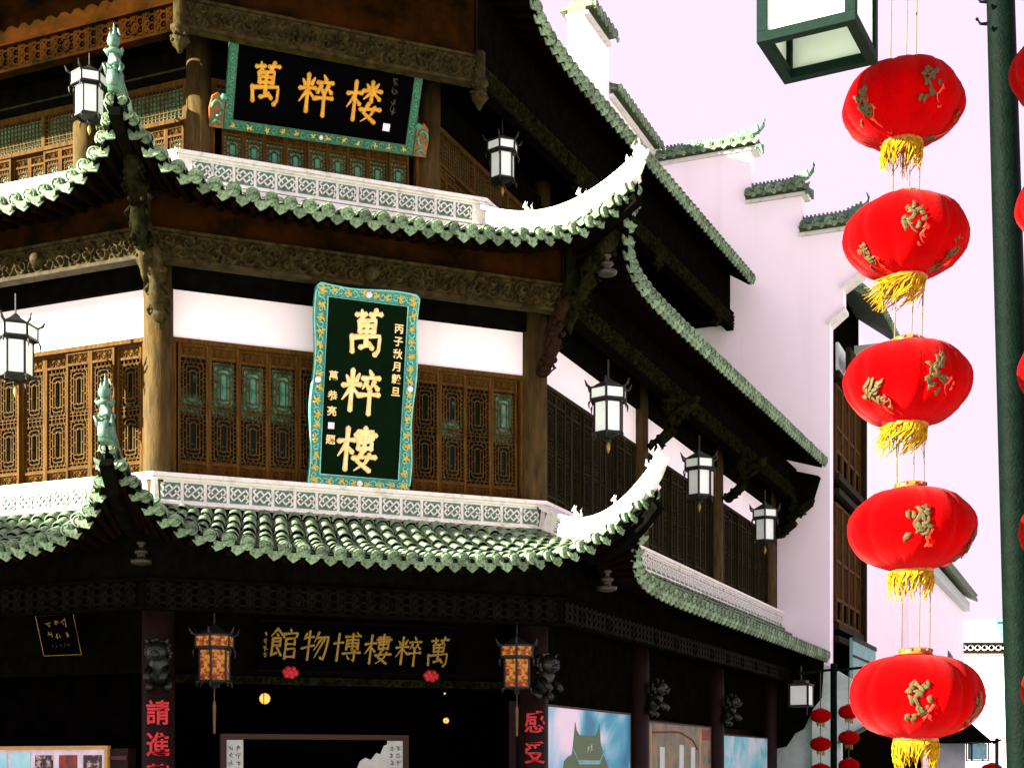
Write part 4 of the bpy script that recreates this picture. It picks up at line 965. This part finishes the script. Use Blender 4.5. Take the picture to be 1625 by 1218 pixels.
hs = MB(); hs.tube([(-.80 * k, -.009, h - .58), (-.58 * k, -.009, h - .76), (.36 * k, -.009, h - .76), (.60 * k, -.009, h - .58)], .014, 5); hs.prism([pp(-.6, h - .74), pp(.42, h - .74), pp(.36, h - .80), pp(-.54, h - .80)], lambda a, b, d: (a, d, b), -.012, -.009); lpart('house_print', hs, 'poster_teal', rt)
scribble(rt, -.16 * k, h - .56, .12, 'paper', -.010, 1); scribble(rt, -.02 * k, h - .56, .12, 'paper', -.010, 2)
rt, w_, h = poster(4.75, 9.1, .74, 'poster_photo', 'green and brown photograph poster of an old hall beside the middle column')
m = MB(); m.box(-w_ * .8, -w_ * .77, -.008, -.004, 0, h - .06); m.box(w_ * .62, w_ * .66, -.008, -.004, 0, h - .1); lpart('hall_print', m, 'gilt_frame', rt)
for x in (-.55, .0, .35): lpart('hall_print', MB().box(w_ * x, w_ * (x + .13), -.009, -.004, .3, h - .35 - .1 * abs(x)), 'paper', rt)
lpart('hall_print', MB().box(w_ * .72, w_ * .99, -.009, -.004, h - .24, h - .03), 'photo_red', rt)
m = MB(); m.tube([(-w_ * .75, -.008, h - .16), (0, -.008, h - .12), (w_ * .4, -.008, h - .25), (w_ * .55, -.008, h - .42)], .018, 5); lpart('hall_print', m, 'photo_red', rt)
poster(9.65, 14.0, .62, 'poster_cyan', 'pale cyan poster farthest along the street side')

# ------------------------------------------------------------------ party wall of white plaster with stepped copings
def coping(root, face, a0, a1, zz, o0, thick, along='o', curl=True):
    """tiled coping; runs along 'a' at offset o0, or along 'o' at a=o0"""
    def f(t, d, z): return face.p(o0 - d, t, z) if along == 'o' else face.p(t, o0 + d, z)
    m = MB(); h = thick / 2
    m.box(a0, a1, -h - .04, h + .06, zz, zz + .07, f); cp = part('coping', m, 'ridge_plaster', root)
    m = MB(); m.prism([(-h - .18, zz + .16), (h + .18, zz + .16), (.09, zz + .32), (-.09, zz + .32)], lambda a, b, d: f(d, a, b), a0, a1); m.box(a0, a1, -h, h, zz + .071, zz + .158, f); part('coping_slope', m, 'tile_pan', cp)
    n = max(2, int((a1 - a0) / .24)); base = end_cap(); dt = drip_tile()
    st = MB()
    for i in range(n):
        t = a0 + (i + .5) * (a1 - a0) / n; Pc = f(t, h + .2, zz + .20); X = (f(1, 0, 0) - f(0, 0, 0)).normalized(); Dn = (f(0, 1, 0) - f(0, 0, 0)).normalized()
        mm = mtx(Pc, X, -Dn, Vector((0, 0, 1))) @ Matrix.Scale(1.25, 4)
        link('end_tile', ME_cap, cp, mm, False)
        tp = f(t, .08, zz + .34); bt = f(t, h + .17, zz + .23); st.tube([tp, bt], .065, 7)
        mm = mtx(f(t + .12, h + .2, zz + .2), X, -Dn, Vector((0, 0, 1))); link('drip_tile', ME_drip, cp, mm, False)
    part('coping_tiles', st, 'tile', cp, True, 'stuff')
    m = MB(); pts = [f(a0 + (a1 - a0) * k / 8, 0, zz + .38 + (.0 if k < 6 else .03 * (k - 5) ** 1.5)) for k in range(9)]
    sweep_band(m, pts, .16, .15, -.06)
    nt_ = int((a1 - a0) / .09)
    for i in range(nt_):
        u = (i + .5) / nt_; k = u * 8; zc = zz + .45 + (.0 if k < 6 else .03 * (k - 5) ** 1.5); t = a0 + (a1 - a0) * u; m.box(t - .022, t + .022, -.075, .075, zc, zc + .07, f)
    if curl: 
        e = pts[-1]; X = (pts[-1] - pts[-2]).normalized(); X.z = 0; m.tube([e, e + X * .10 + Vector((0, 0, .08)), e + X * .14 + Vector((0, 0, .20)), e + X * .08 + Vector((0, 0, .34))], [.07, .05, .03, .010], 7)
        e2 = f(a1 + .02, h + .1, zz + .05); m.tube([e2, e2 + X * .12 + Vector((0, 0, -.05)), e2 + X * .15 + Vector((0, 0, -.22))], [.08, .07, .03], 6)
    part('coping_ridge', m, 'glaze', cp)
PW = empty('party_wall', RI.p(15.3, 0, -E), 'tall blinding white plaster end wall with stepped tiled copings', 'wall')
m = MB(); poly = [(-5, -E), (1.25, -E), (1.25, 10.15), (1.55, 10.40), (1.55, 10.95), (1.95, 11.2), (1.95, 12.25), (.6, 12.25), (.6, 13.2), (-.6, 13.2), (-.6, 14.45), (-2.94, 14.45), (-5, 14.45)]
m.prism(poly, lambda a, b, d: RI.p(d, a, b), 15.0, 15.4); part('wall', m, 'plaster', PW)
m = MB(); wallbox(m, RI, 10.6, 14.99, -3.3, -2.94, 8, 14.65); wallbox(m, RI, 10.0, 10.59, -3.3, -2.94, 8, 14.0); part('wall', m, 'plaster', PW)
coping(PW, RI, .55, 1.97, 12.26, 15.2, .42); coping(PW, RI, -.72, .72, 13.21, 15.2, .42); coping(PW, RI, -2.9, -.45, 14.46, 15.2, .42)
coping(PW, RI, 11.6, 14.9, 14.66, -3.1, .4, 'a', False); coping(PW, RI, 10.0, 11.5, 15.7, -3.1, .4, 'a', False)
m = MB(); wallbox(m, RI, 10.0, 11.6, -3.3, -2.93, 14.0, 15.69); part('wall', m, 'plaster', PW)
m = MB()   # thin dark tile edges on the corbelled shoulders
m.prism([(1.23, 10.13), (1.60, 10.42), (1.60, 10.50), (1.23, 10.22)], lambda a, b, d: RI.p(d, a, b), 14.9, 15.45); m.prism([(1.53, 10.92), (2.0, 11.22), (2.0, 11.30), (1.53, 11.02)], lambda a, b, d: RI.p(d, a, b), 14.9, 15.45); part('shoulder_tiles', m, 'ridge_plaster', PW)

m = MB(); wallbox(m, RI, 14.97, 14.995, -1.5, 1.24, -E, 2.0); part('foot_shade', m, 'green_shade', PW)  # thin slab painting green shade over the foot of the wall
# ------------------------------------------------------------------ the next house along the street
NH = empty('timber_house', RI.p(17.5, 0, -E), 'narrow dark timber house behind the white end wall with tiled eave', 'building')
m = MB(); wallbox(m, RI, 15.6, 19.3, -3, 1.2, -E, 12.0); part('wall', m, 'dark_wood', NH)
for (z0_, z1_) in ((3.4, 6.2), (6.9, 9.0)):
    for i in range(4):
        a = 15.75 + .88 * i; m = MB(); wallbox(m, RI, a, a + .07, 1.21, 1.27, z0_, z1_); wallbox(m, RI, a + .75, a + .82, 1.21, 1.27, z0_, z1_)
        for z in (z0_, z0_ + .5, (z0_ + z1_) / 2, z1_ - .07): wallbox(m, RI, a + .07, a + .75, 1.21, 1.26, z, z + .07)
        for x in (.2, .33, .46, .6): wallbox(m, RI, a + x, a + x + .025, 1.215, 1.24, z0_ + .57, z1_ - .07)
        k = part('shutter', m, 'wood', NH)
m = MB()
for z in (2.9, 3.2, 6.35, 6.7, 9.1): wallbox(m, RI, 15.6, 19.35, 1.21, 1.36, z, z + .15)
wallbox(m, RI, 19.2, 19.4, 1.0, 1.4, -E, 9.6); wallbox(m, RI, 15.6, 19.4, 1.5, 1.62, 9.35, 9.75); part('beam', m, 'wood_olive', NH)
m = MB(); wallbox(m, RI, 15.95, 16.9, 1.21, 1.28, 9.3, 10.0); part('sky_pane', m, 'lamp_glass', NH)  # pale pane painted to pass for sky seen through the opening
m = MB(); m.prism([(1.0, 11.9), (2.25, 10.75), (2.25, 10.65), (1.0, 11.6)], lambda a, b, d: RI.p(d, a, b), 15.6, 19.0); nr = part('roof', m, 'tile_pan', NH)
m = MB()
for i in range(14):
    a = 15.7 + .24 * i; m.tube([RI.p(a, 2.25, 10.80), RI.p(a, 1.0, 11.95)], .07, 7)
    mm = mtx(RI.p(a, 2.27, 10.80), RI.u, -RI.n, Vector((0, 0, 1))); link('end_tile', ME_cap, nr, mm, False); link('drip_tile', ME_drip, nr, mtx(RI.p(a + .12, 2.27, 10.76), RI.u, -RI.n, Vector((0, 0, 1))), False)
part('roof_tiles', m, 'tile', nr, True, 'stuff')
m = MB(); wallbox(m, RI, 18.6, 19.1, 1.0, 2.3, 10.2, 10.64); part('white_panel', m, 'pale_wall', NH)
m = MB(); m.prism([(1.2, 2.2), (2.6, 1.2), (2.6, 1.05), (1.2, 1.9)], lambda a, b, d: RI.p(d, a, b), 15.6, 24.0); part('canopy', m, 'dark_wood', NH)
m = MB(); wallbox(m, RI, 15.5, 30, 1.3, 1.5, -E, 1.0); part('shopfront', m, 'dark_wood', NH)
HS = empty('teal_signboard', (0, 0, 0), 'weathered teal signboard with faint dark writing on the timber house', 'sign', mtx=RI.m(17.4, 1.62, 1.25))
lpart('board', MB().box(-1.7, 1.7, -.04, .04, 0, 1.75), 'teal_sign', HS); fr = MB().box(-1.75, 1.75, -.06, -.041, 1.68, 1.78); fr.box(-1.75, 1.75, -.06, -.041, 0, .08); fr.box(-1.75, 1.75, -.06, -.041, 1.3, 1.35); lpart('frame', fr, 'lamp_green', HS)
for k in range(4): scribble(HS, -1.1 + .72 * k, .7, .55, 'lamp_green', -.045, k, 9)

# far white houses
W3_ = empty('white_house', RI.p(25, 0, -E), 'white plastered house beyond the timber one, part hidden by the red lanterns', 'building')
m = MB(); wallbox(m, RI, 19.5, 29, -4, 1.0, -E, 11.5); wallbox(m, RI, 29.01, 47, -6, 1.2, -E, 7.2); part('wall', m, 'plaster', W3_)
m = MB(); m.prism([(1.0, 7.55), (1.75, 7.2), (1.75, 7.35), (1.0, 7.9), (-1, 8.6), (-1, 7.2)], lambda a, b, d: RI.p(d, a, b), 29.0, 47.5); rf = part('roof', m, 'tile_pan', W3_)
m = MB()
for i in range(60): a = 29.1 + .305 * i; m.tube([RI.p(a, 1.75, 7.42), RI.p(a, 1.0, 7.95), RI.p(a, -1, 8.65)], .08, 5)
part('roof_tiles', m, 'tile', rf, False, 'stuff')
m = MB(); wallbox(m, RI, 29, 47.2, 1.201, 1.45, 6.75, 7.15); part('cornice', m, 'pale_wall', W3_)
m = MB(); m.prism([(0, 4.6), (.35, 4.0), (.25, 2.6), (.5, 2.4), (0, 2.2)], lambda a, b, d: RI.p(d, 1.2 + a, b), 40.6, 41.4); part('wall_bracket', m, 'glaze', W3_)
def at(px, py, Y): return Vector(((px - 812.5) / F * Y, Y, E + (1215 - py) / F * Y))
FW = empty('far_wall', at(1570, 1215, 75), 'distant white wall topped by a pierced tile coping at the street end', 'wall')
x0, x1 = at(1500, 0, 75).x, at(1720, 0, 75).x; zz = at(0, 1036, 75).z
m = MB().box(x0, x1, 75, 75.6, 0, zz); part('wall', m, 'plaster', FW)
m = MB().box(x0, x1, 74.8, 75.7, zz + .02, zz + .12); m.box(x0, x1, 74.8, 75.7, zz + .46, zz + .56); m.box(x0, x1, 75.2, 75.4, zz + .12, zz + .46); cp = part('coping', m, 'wood_olive', FW)
m = MB(); x = x0 + .2
while x < x1: m.tube([(x + .14 * math.cos(t), 74.9, zz + .29 + .14 * math.sin(t)) for t in [j * .785 for j in range(9)]], .035, 5); x += .37
part('pierced_tiles', m, 'poster_white', cp, False, 'stuff')
m = MB(); mat('far_grey', (.22, .27, .26), .8, (.40, .46, .44), 2); c = at(1558, 1022, 77); 
m.add([c + Vector(v) for v in ((-1.3, 0, 0), (1.1, 0, 0), (1.1, 3, 0), (-1.3, 3, 0), (-1.8, 1.5, 1.35), (1.3, 1.5, 1.55))], [(0, 1, 5, 4), (2, 3, 4, 5), (0, 4, 3), (1, 2, 5)])
m.tube([c + Vector(v) for v in ((-2.3, 1.5, 1.3), (-1.6, 1.5, 1.22), (0, 1.5, 1.2), (1.1, 1.5, 1.35), (1.55, 1.5, 1.85))], [.05, .12, .12, .12, .04], 6)
rr = link('far_roof', m.mesh('far_roof', 'far_grey')); tag(rr, 'small distant hipped grey roof with a curled ridge above the far wall', 'roof')
c = at(1585, 1020, 80); m = MB().box(c.x - 1.2, c.x + 2.5, 80, 83, c.z - .6, c.z + 1.2); m.box(c.x - 1.3, c.x + 2.6, 79.9, 83.1, c.z + 1.201, c.z + 1.35)
rr = link('far_house', m.mesh('far_house', 'teal_sign')); tag(rr, 'pale blue green distant house block behind the far coping beside the pole', 'building')
# small gatehouse roof and its lamp
GH = empty('gate_pavilion', at(1540, 1215, 45), 'small dark roofed kiosk behind the lowest big lantern', 'building')
c = at(1530, 1178, 45); m = MB(); m.add([c + Vector(v) for v in ((-1.2, 0, 0), (.95, 0, 0), (.95, 2, 0), (-1.2, 2, 0), (-.3, 1, 1.3), (-.2, 1, 1.3))], [(0, 1, 5, 4), (1, 2, 5), (2, 3, 4, 5), (3, 0, 4), (3, 2, 1, 0)]); m.tube([c + Vector((.9, 0, 0)), c + Vector((1.15, -.1, .12))], [.07, .02], 6); part('roof', m, 'dark_wood', GH)
m = MB().box(c.x - .7, c.x + .2, 45.5, 46.5, 0, c.z - .01); part('wall', m, 'pale_wall', GH)
KL = empty('kiosk_lamp', at(1551, 1200, 44.5), 'small square glass lamp hanging under the kiosk roof', 'lamp')
m = MB()
for sx in (-1, 1):
    for sy in (-1, 1): m.box(*sorted((sx * .28, sx * .24)), *sorted((sy * .28, sy * .24)), -.1, .42)
m.box(-.32, .32, -.32, .32, .42, .46); m.box(-.28, .28, -.28, .28, -.14, -.10); lpart('frame', m, 'lamp_metal', KL); lpart('glass_pane', MB().box(-.23, .23, -.23, .23, -.09, .41), 'poster_teal', KL)
RP = empty('railing_post', at(1582, 1215, 48), 'thin dark post with a cross wire beside the big pole', 'post')
z1 = at(0, 1170, 48).z; m = MB(); m.tube([(0, 0, -E + 0.0), (0, 0, z1 - E)], .07, 8); m.tube([(-1.3, 0, z1 - E - .1), (1.0, 0, z1 - E - .1)], .025, 5); lpart('rail', m, 'lamp_metal', RP)

# lower end of the white wall and porch, green shade put into the colour
PO = empty('side_porch', RI.p(15.8, 1.6, -E), 'white porch gable, green shade painted in, under the small lanterns', 'wall')
m = MB(); m.prism([(.9, -E), (1.55, -E), (1.55, .55), (2.35, 1.05), (2.35, 1.30), (1.95, 1.36), (1.9, 1.9), (1.26, 2.3), (.9, 2.3)], lambda a, b, d: RI.p(d, a, b), 14.7, 14.95); part('gable', m, 'green_shade', PO)
m = MB(); m.prism([(1.5, .50), (2.42, 1.03), (2.42, 1.10), (1.5, .58)], lambda a, b, d: RI.p(d, a, b), 14.6, 15.05); part('gable_edge', m, 'tile_pan', PO)

NB2 = empty('shade_house', (-26, 11.5, 0), 'added unseen white house with tiled roof, shading the ground floor from the left', 'building')  # added out of view to shade the pavilion's lower left
m = MB().box(-29, -22, 7.5, 14.5, 0, 8.9); part('wall', m, 'plaster', NB2)
m = MB().add([(-29.6, 7, 8.8), (-21.4, 7, 8.8), (-21.4, 15, 8.8), (-29.6, 15, 8.8), (-25.5, 7, 11), (-25.5, 15, 11)], [(0, 1, 4), (1, 2, 5, 4), (2, 3, 5), (3, 0, 4, 5), (3, 2, 1, 0)]); part('roof', m, 'tile_pan', NB2)
for y in (8.5, 11, 13.5):
    for z in (1, 5.4): part('window', MB().box(-22.0, -21.95, y - .5, y + .5, z, z + 1.6), 'wood_olive', NB2)
# ------------------------------------------------------------------ red lanterns
mat('red_cap', (.35, .12, .01), .5, (.12, .02, .005), 25)
def emblem_mesh(R, Hh, seed, th0, z0, s, n=15):
    """gilt cut-out: a swimming fish and leaves, laid on the lantern surface"""
    rs = random.Random(seed); m = MB()
    def S(x, y, lift=.001):
        z = z0 + y; c = math.sqrt(max(1 - (z / Hh) ** 2, .02)) if abs(z) < Hh else .15; r = R * c ** .8 + lift; t = th0 + x / max(r, .1); return Vector((r * math.cos(t), r * math.sin(t), z))
    for k in range(n):
        a = rs.uniform(0, 6.28); px, py = rs.uniform(-.6, .6) * s, rs.uniform(-.9, 1) * s
        ln = rs.uniform(.35, .6) * s; m.tube([S(px + ln * u * math.cos(a + u), py + ln * u * math.sin(a + u)) for u in (0, .35, .7, 1)], [.06 * s, .15 * s, .12 * s, .03 * s], 6, .10, up=(math.cos(th0), math.sin(th0), 0))
    m.tube([S(.3 * s * math.cos(t * .9), .8 * s - .22 * s * t + .12 * s * math.sin(t * 2)) for t in range(8)], [.10 * s, .13 * s, .13 * s, .08 * s, .11 * s, .08 * s, .05 * s, .02 * s], 6, .10, up=(math.cos(th0), math.sin(th0), 0))
    return m
def red_lantern(name='red_lantern', emb=((0, 0, .1),), seed=1, wind=0.0, fine=True, R=.395, Hh=.258):
    rt = empty(name, (0, 0, 0), 'x', 'lantern'); N = 48 if fine else 16; ribs = 12; m = MB(); prof = []
    K = 18 if fine else 8
    for i in range(K + 1):
        t = -math.pi / 2 + math.pi * i / K; r = R * max(math.cos(t), 0) ** (.70 if t > 0 else .86); r = max(r, .12 * R / .4); z = Hh * math.sin(t) * (1.0 if t < 0 else .98); prof.append((r, z))
    rs = random.Random(seed); wob = [rs.uniform(-.010, .012) for _ in range(ribs)]
    def mod(a):
        u = (a / (2 * math.pi) * ribs) % 1; return 1 - .022 * (1 - abs(2 * u - 1)) ** 1.0 * 0 - .042 * (1 - math.sin(math.pi * u)) ** 2 + wob[int(a / (2 * math.pi) * ribs) % ribs] * math.sin(math.pi * u)
    m.lathe(prof, N * 2 if fine else N, (0, 0, 0), mod if fine else None); 
    if fine:
        from mathutils import noise as mn
        nv = []
        for v in m.v:
            q = Vector(v); d = Vector((q.x, q.y, 0)); k = .020 * mn.noise(q * 5 + Vector((seed, 0, 0))) + .007 * mn.noise(Vector((q.x * 22, q.y * 22, q.z * 7 + seed)))
            nv.append(q + d.normalized() * k if d.length > .06 else q)
        m.v = [tuple(q) for q in nv]
    body = lpart('cloth_body', m, 'red_cloth', rt, True)
    cp = MB(); cp.lathe([(.085, Hh - .01), (.10, Hh + .0), (.095, Hh + .03), (.08, Hh + .035)], 20); 
    if fine:
        for k in range(12): a = k * .524; cp.ball((.095 * math.cos(a), .095 * math.sin(a), Hh + .02), .011, 5, 4)
    lpart('top_ring', cp, 'red_cap', rt, True)
    cp = MB(); cp.lathe([(.10, -Hh - .02), (.135, -Hh - .01), (.13, -Hh + .02), (.115, -Hh + .03)], 20); lpart('bottom_ring', cp, 'red_cap', rt, True)
    fg = MB(); nf = 150 if fine else 14
    for k in range(nf):
        a = 2 * math.pi * k / nf; L = rs.uniform(.07, .20) if rs.random() < .6 else rs.uniform(.03, .10); r0 = .125; w_ = wind * rs.uniform(.5, 1.5); tw = rs.uniform(-.04, .04)
        fg.tube([(r0 * math.cos(a), r0 * math.sin(a), -Hh), ((r0 + .012) * math.cos(a) + w_ * .3, (r0 + .012) * math.sin(a), -Hh - L * .5), ((r0 - .01) * math.cos(a) + w_ + tw, (r0 - .01) * math.sin(a) + tw, -Hh - L)], [.0042, .0045, .002] if fine else [.018, .02, .015], 4)
    lpart('fringe', fg, 'fringe', rt)
    for (th, z0, s) in emb: lpart('emblem', emblem_mesh(R, Hh, seed + int(th * 10), th, z0, s), 'emblem', rt, True); lpart('emblem_flower', emblem_mesh(R, Hh, seed + 5, th + .16, z0 - s * .75, s * .6, 4), 'emblem_orange', rt, True)
    return rt
YL = 9.35
big = [(1433, 167, 190, 145, ((-1.35, -.02, .10), (-2.6, -.10, .11), (-.35, -.17, .09)), -.02, 'top one of the big red lanterns, its emblem high on the right'),
       (1438, 378, 197, 140, ((-1.72, -.04, .10), (-2.7, -.17, .07), (-.75, -.18, .09)), -.10, 'second big red lantern from the top, emblem centred and fringe blown left'),
       (1440, 610, 202, 145, ((-1.32, -.02, .11), (-2.45, -.12, .10)), -.06, 'middle one of the big red lanterns, with two gilt emblems'),
       (1446, 840, 203, 150, ((-1.72, -.02, .11), (-.45, -.12, .10)), -.02, 'second big red lantern from the bottom, emblem left of centre'),
       (1453, 1105, 210, 150, ((-1.78, -.03, .11), (-.65, -.10, .10)), 0.0, 'lowest and largest of the big red lanterns')]
prevs = None
for i, (px, py, w_, h_, emb, wind, lb) in enumerate(big):
    s = w_ / F * YL / .80; rt = red_lantern('red_lantern', emb, 20 + i, wind); P = at(px, py, YL); rt.matrix_basis = WM[rt] = Matrix.Translation(P) @ Matrix.Rotation(.25 * i, 4, 'Z') @ Matrix.Rotation(random.uniform(-.03, .03), 4, 'Y') @ Matrix.Rotation(-.25 * i, 4, 'Z') @ Matrix.Scale(s, 4)
    tag(rt, lb, 'lantern', 'big red lanterns hung in a string')
    m = MB(); topz = (at(0, big[i - 1][1], YL).z - .27 - P.z) / s if i else 1.35
    for sx in (-1, 1): m.tube([(sx * .085, 0, .28), (sx * .085 + .005, 0, topz)], .005, 5)
    m.tube([(.02, 0, .28), (.03, 0, topz)], .004, 5); lpart('cord', m, 'cord', rt)
# string beyond the pole, cut by the frame
for i, (px, py) in enumerate(((1702, 110), (1712, 322), (1714, 583), (1716, 838), (1718, 1092))):
    rt = red_lantern('red_lantern', (), 40 + i, 0, True); P = at(px, py, YL - .1); rt.matrix_basis = WM[rt] = Matrix.Translation(P) @ Matrix.Scale(.98, 4)
    tag(rt, ('sliver of the top red lantern past the green pole at the right edge', 'sliver of the second red lantern down past the pole at the right edge', 'sliver of the third red lantern down past the pole at the right edge', 'sliver of the fourth red lantern down past the pole at the right edge', 'sliver of the lowest red lantern past the pole at the right edge')[i], 'lantern', 'red lanterns cut by the right edge')
    lpart('cord', MB().tube([(0, 0, .28), (0, 0, .90)], .004, 5), 'cord', rt)
# small strings
proto = reg(red_lantern('small_red_lantern', (), 60, 0, False)); proto['group'] = 'small red lanterns on the thin post'
names = ['left', 'right']; ords = ['top', 'middle', 'bottom']; first = True
for (px, ys, sd_) in ((1302, (1135, 1180, 1222), 'left'), (1347, (1129, 1170, 1214), 'right')):
    for k, py in enumerate(ys):
        P = at(px, py, 28); mm = Matrix.Translation(P) @ Matrix.Scale(.535, 4); lb = f'{ords[k]} small red lantern on the {sd_} side of the thin green post'
        if first: proto.matrix_basis = mm; proto['label'] = lb; first = False
        else: copy_tree(proto, mm, lb)
P = at(1574, 1222, 60); copy_tree(proto, Matrix.Translation(P) @ Matrix.Scale(1.2, 4), 'tiny red lantern at the bottom edge left of the big pole')['group'] = 'lone'
# thin post with arms
TP = empty('lantern_post', at(1323, 1215, 28), 'thin dark green post with cross arms holding the small red lanterns', 'post')
TP.matrix_basis = WM[TP] = Matrix.Translation((at(1323, 0, 28).x, 28, 0)); zt = at(0, 1052, 28).z
m = MB(); m.tube([(0, 0, 0), (0, 0, zt)], .065, 10); lpart('pole', m, 'pole_green', TP, True)
xa = at(1266, 0, 28).x - at(1323, 0, 28).x; xb = at(1384, 0, 28).x - at(1323, 0, 28).x
lpart('arm', MB().bar((xa, 0, zt - .20), (0, 0, zt - .12), .05), 'pole_green', TP); lpart('arm', MB().bar((0, 0, zt - .14), (xb, 0, zt - .06), .05), 'pole_green', TP)
m = MB()
for px in (1302, 1347): x = at(px, 0, 28).x - at(1323, 0, 28).x; m.tube([(x, 0, zt - .16), (x, 0, at(0, 1215, 28).z)], .008, 4)
lpart('cord', m, 'cord', TP)
BL = empty('box_lamp', at(1271, 1103, 28), 'small square white lamp hanging from the left arm of the thin post', 'lamp')
m = MB()
for sx in (-1, 1):
    for sy in (-1, 1): m.box(*sorted((sx * .20, sx * .165)), *sorted((sy * .20, sy * .165)), -.19, .19)
m.box(-.21, .21, -.21, .21, .19, .23); m.box(-.21, .21, -.21, .21, -.22, -.19); m.box(-.13, .13, -.13, .13, .231, .30); m.tube([(0, 0, .3), (0, 0, .58)], .02, 6); m.tube([(.16, -.16, -.22), (.16, -.16, -.4)], .02, 5); lpart('frame', m, 'lamp_metal', BL)
for k in range(4): link('glass_pane', MB().box(-.16, .16, -.19, -.18, -.185, .185).mesh('glass_pane', 'lamp_glass'), BL, Matrix.Rotation(k * math.pi / 2, 4, 'Z'))
BL.matrix_basis = WM[BL] = WM[BL] @ Matrix.Rotation(-.45, 4, 'Z')

# ------------------------------------------------------------------ the big lamp and the green pole
LS = 8.5 / 6.1; NL = Vector((1.052, 6.1, 0)) * LS; ZL = E + 1147 * 8.5 / F; uu = Vector((.38, -.195, 0)).normalized(); vv = Vector((.195, .38, 0)).normalized(); SW = .59
cx = NL + (uu + vv) * SW / 2
BLm = Matrix(((uu.x, vv.x, 0, cx.x), (uu.y, vv.y, 0, cx.y), (0, 0, 1, ZL), (0, 0, 0, 1)))
LM = empty('street_lamp', (0, 0, 0), 'square street lamp of green metal and white glass at the top edge', 'street lamp', mtx=BLm)
h = SW / 2; t = .062; m = MB(); HL = .85
for sx in (-1, 1):
    for sy in (-1, 1): m.box(*sorted((sx * h, sx * (h - t))), *sorted((sy * h, sy * (h - t))), .062, HL)
for sgn in (-1, 1):
    m.box(-h, h, *sorted((sgn * h, sgn * (h - t))), 0, .06); m.box(*sorted((sgn * h, sgn * (h - t))), -h + t, h - t, 0, .06)
    m.box(-h, h, *sorted((sgn * h, sgn * (h - t))), HL + .001, HL + .06)
lpart('frame', m, 'lamp_green', LM)
m = MB(); m.lathe([(h * 1.55, HL + .07), (.1, HL + .32), (.03, HL + .34), (.03, HL + .55)], 4, ang0=math.pi / 4); lpart('cap', m, 'lamp_green', LM)
for k in range(4): link('glass_pane', MB().box(-h + t, h - t, -h + .02, -h + .028, .061, HL).mesh('glass_pane', 'lamp_glass'), LM, Matrix.Rotation(k * math.pi / 2, 4, 'Z'))
PO_ = empty('lamp_post', (0, 0, 0), 'tall dark green steel pole at the right edge with small hooks', 'pole'); pb = at(1624, 1215, 11); pt = at(1588, 0, 11); pb2 = pb + (pb - pt) * (E / (pt.z - pb.z)); pt2 = pt + (pt - pb) * .35; PO_.matrix_basis = WM[PO_] = Matrix.Translation(pb2)
m = MB(); m.tube([pb2, pb, pt, pt2], [.13, .125, .105, .10], 20); part('pole', m, 'pole_green', PO_, True)
m = MB(); top = pt2 - Vector((0, 0, .25)); m.tube([top, Vector((cx.x, cx.y, top.z))], .04, 8); m.tube([Vector((cx.x, cx.y, top.z)), Vector((cx.x, cx.y, ZL + HL + .5))], .02, 6); part('arm', m, 'pole_green', PO_)
m = MB(); m.tube([top - Vector((0, 0, .1)), Vector((at(1710, 0, YL).x, YL - .1, top.z - .1))], .035, 8); part('arm', m, 'pole_green', PO_)
for z in (3, 38):
    c = at(1566, z, 10.9); m = MB(); m.tube([c, c + Vector((-.05, 0, .0)), c + Vector((-.07, 0, .03))], [.014, .010, .006], 6); m.ball(c + Vector((-.075, 0, .035)), .014, 6, 4); part('hook', m, 'pole_green', PO_)
m = MB(); a_ = at(1384, -60, 8.8); b_2 = at(1387, 76, 8.8); m.tube([a_, b_2], .006, 5); lw = link('loose_wire', m.mesh('loose_wire', 'lamp_metal')); tag(lw, 'thin loose wire hanging beside the square street lamp', 'wire')
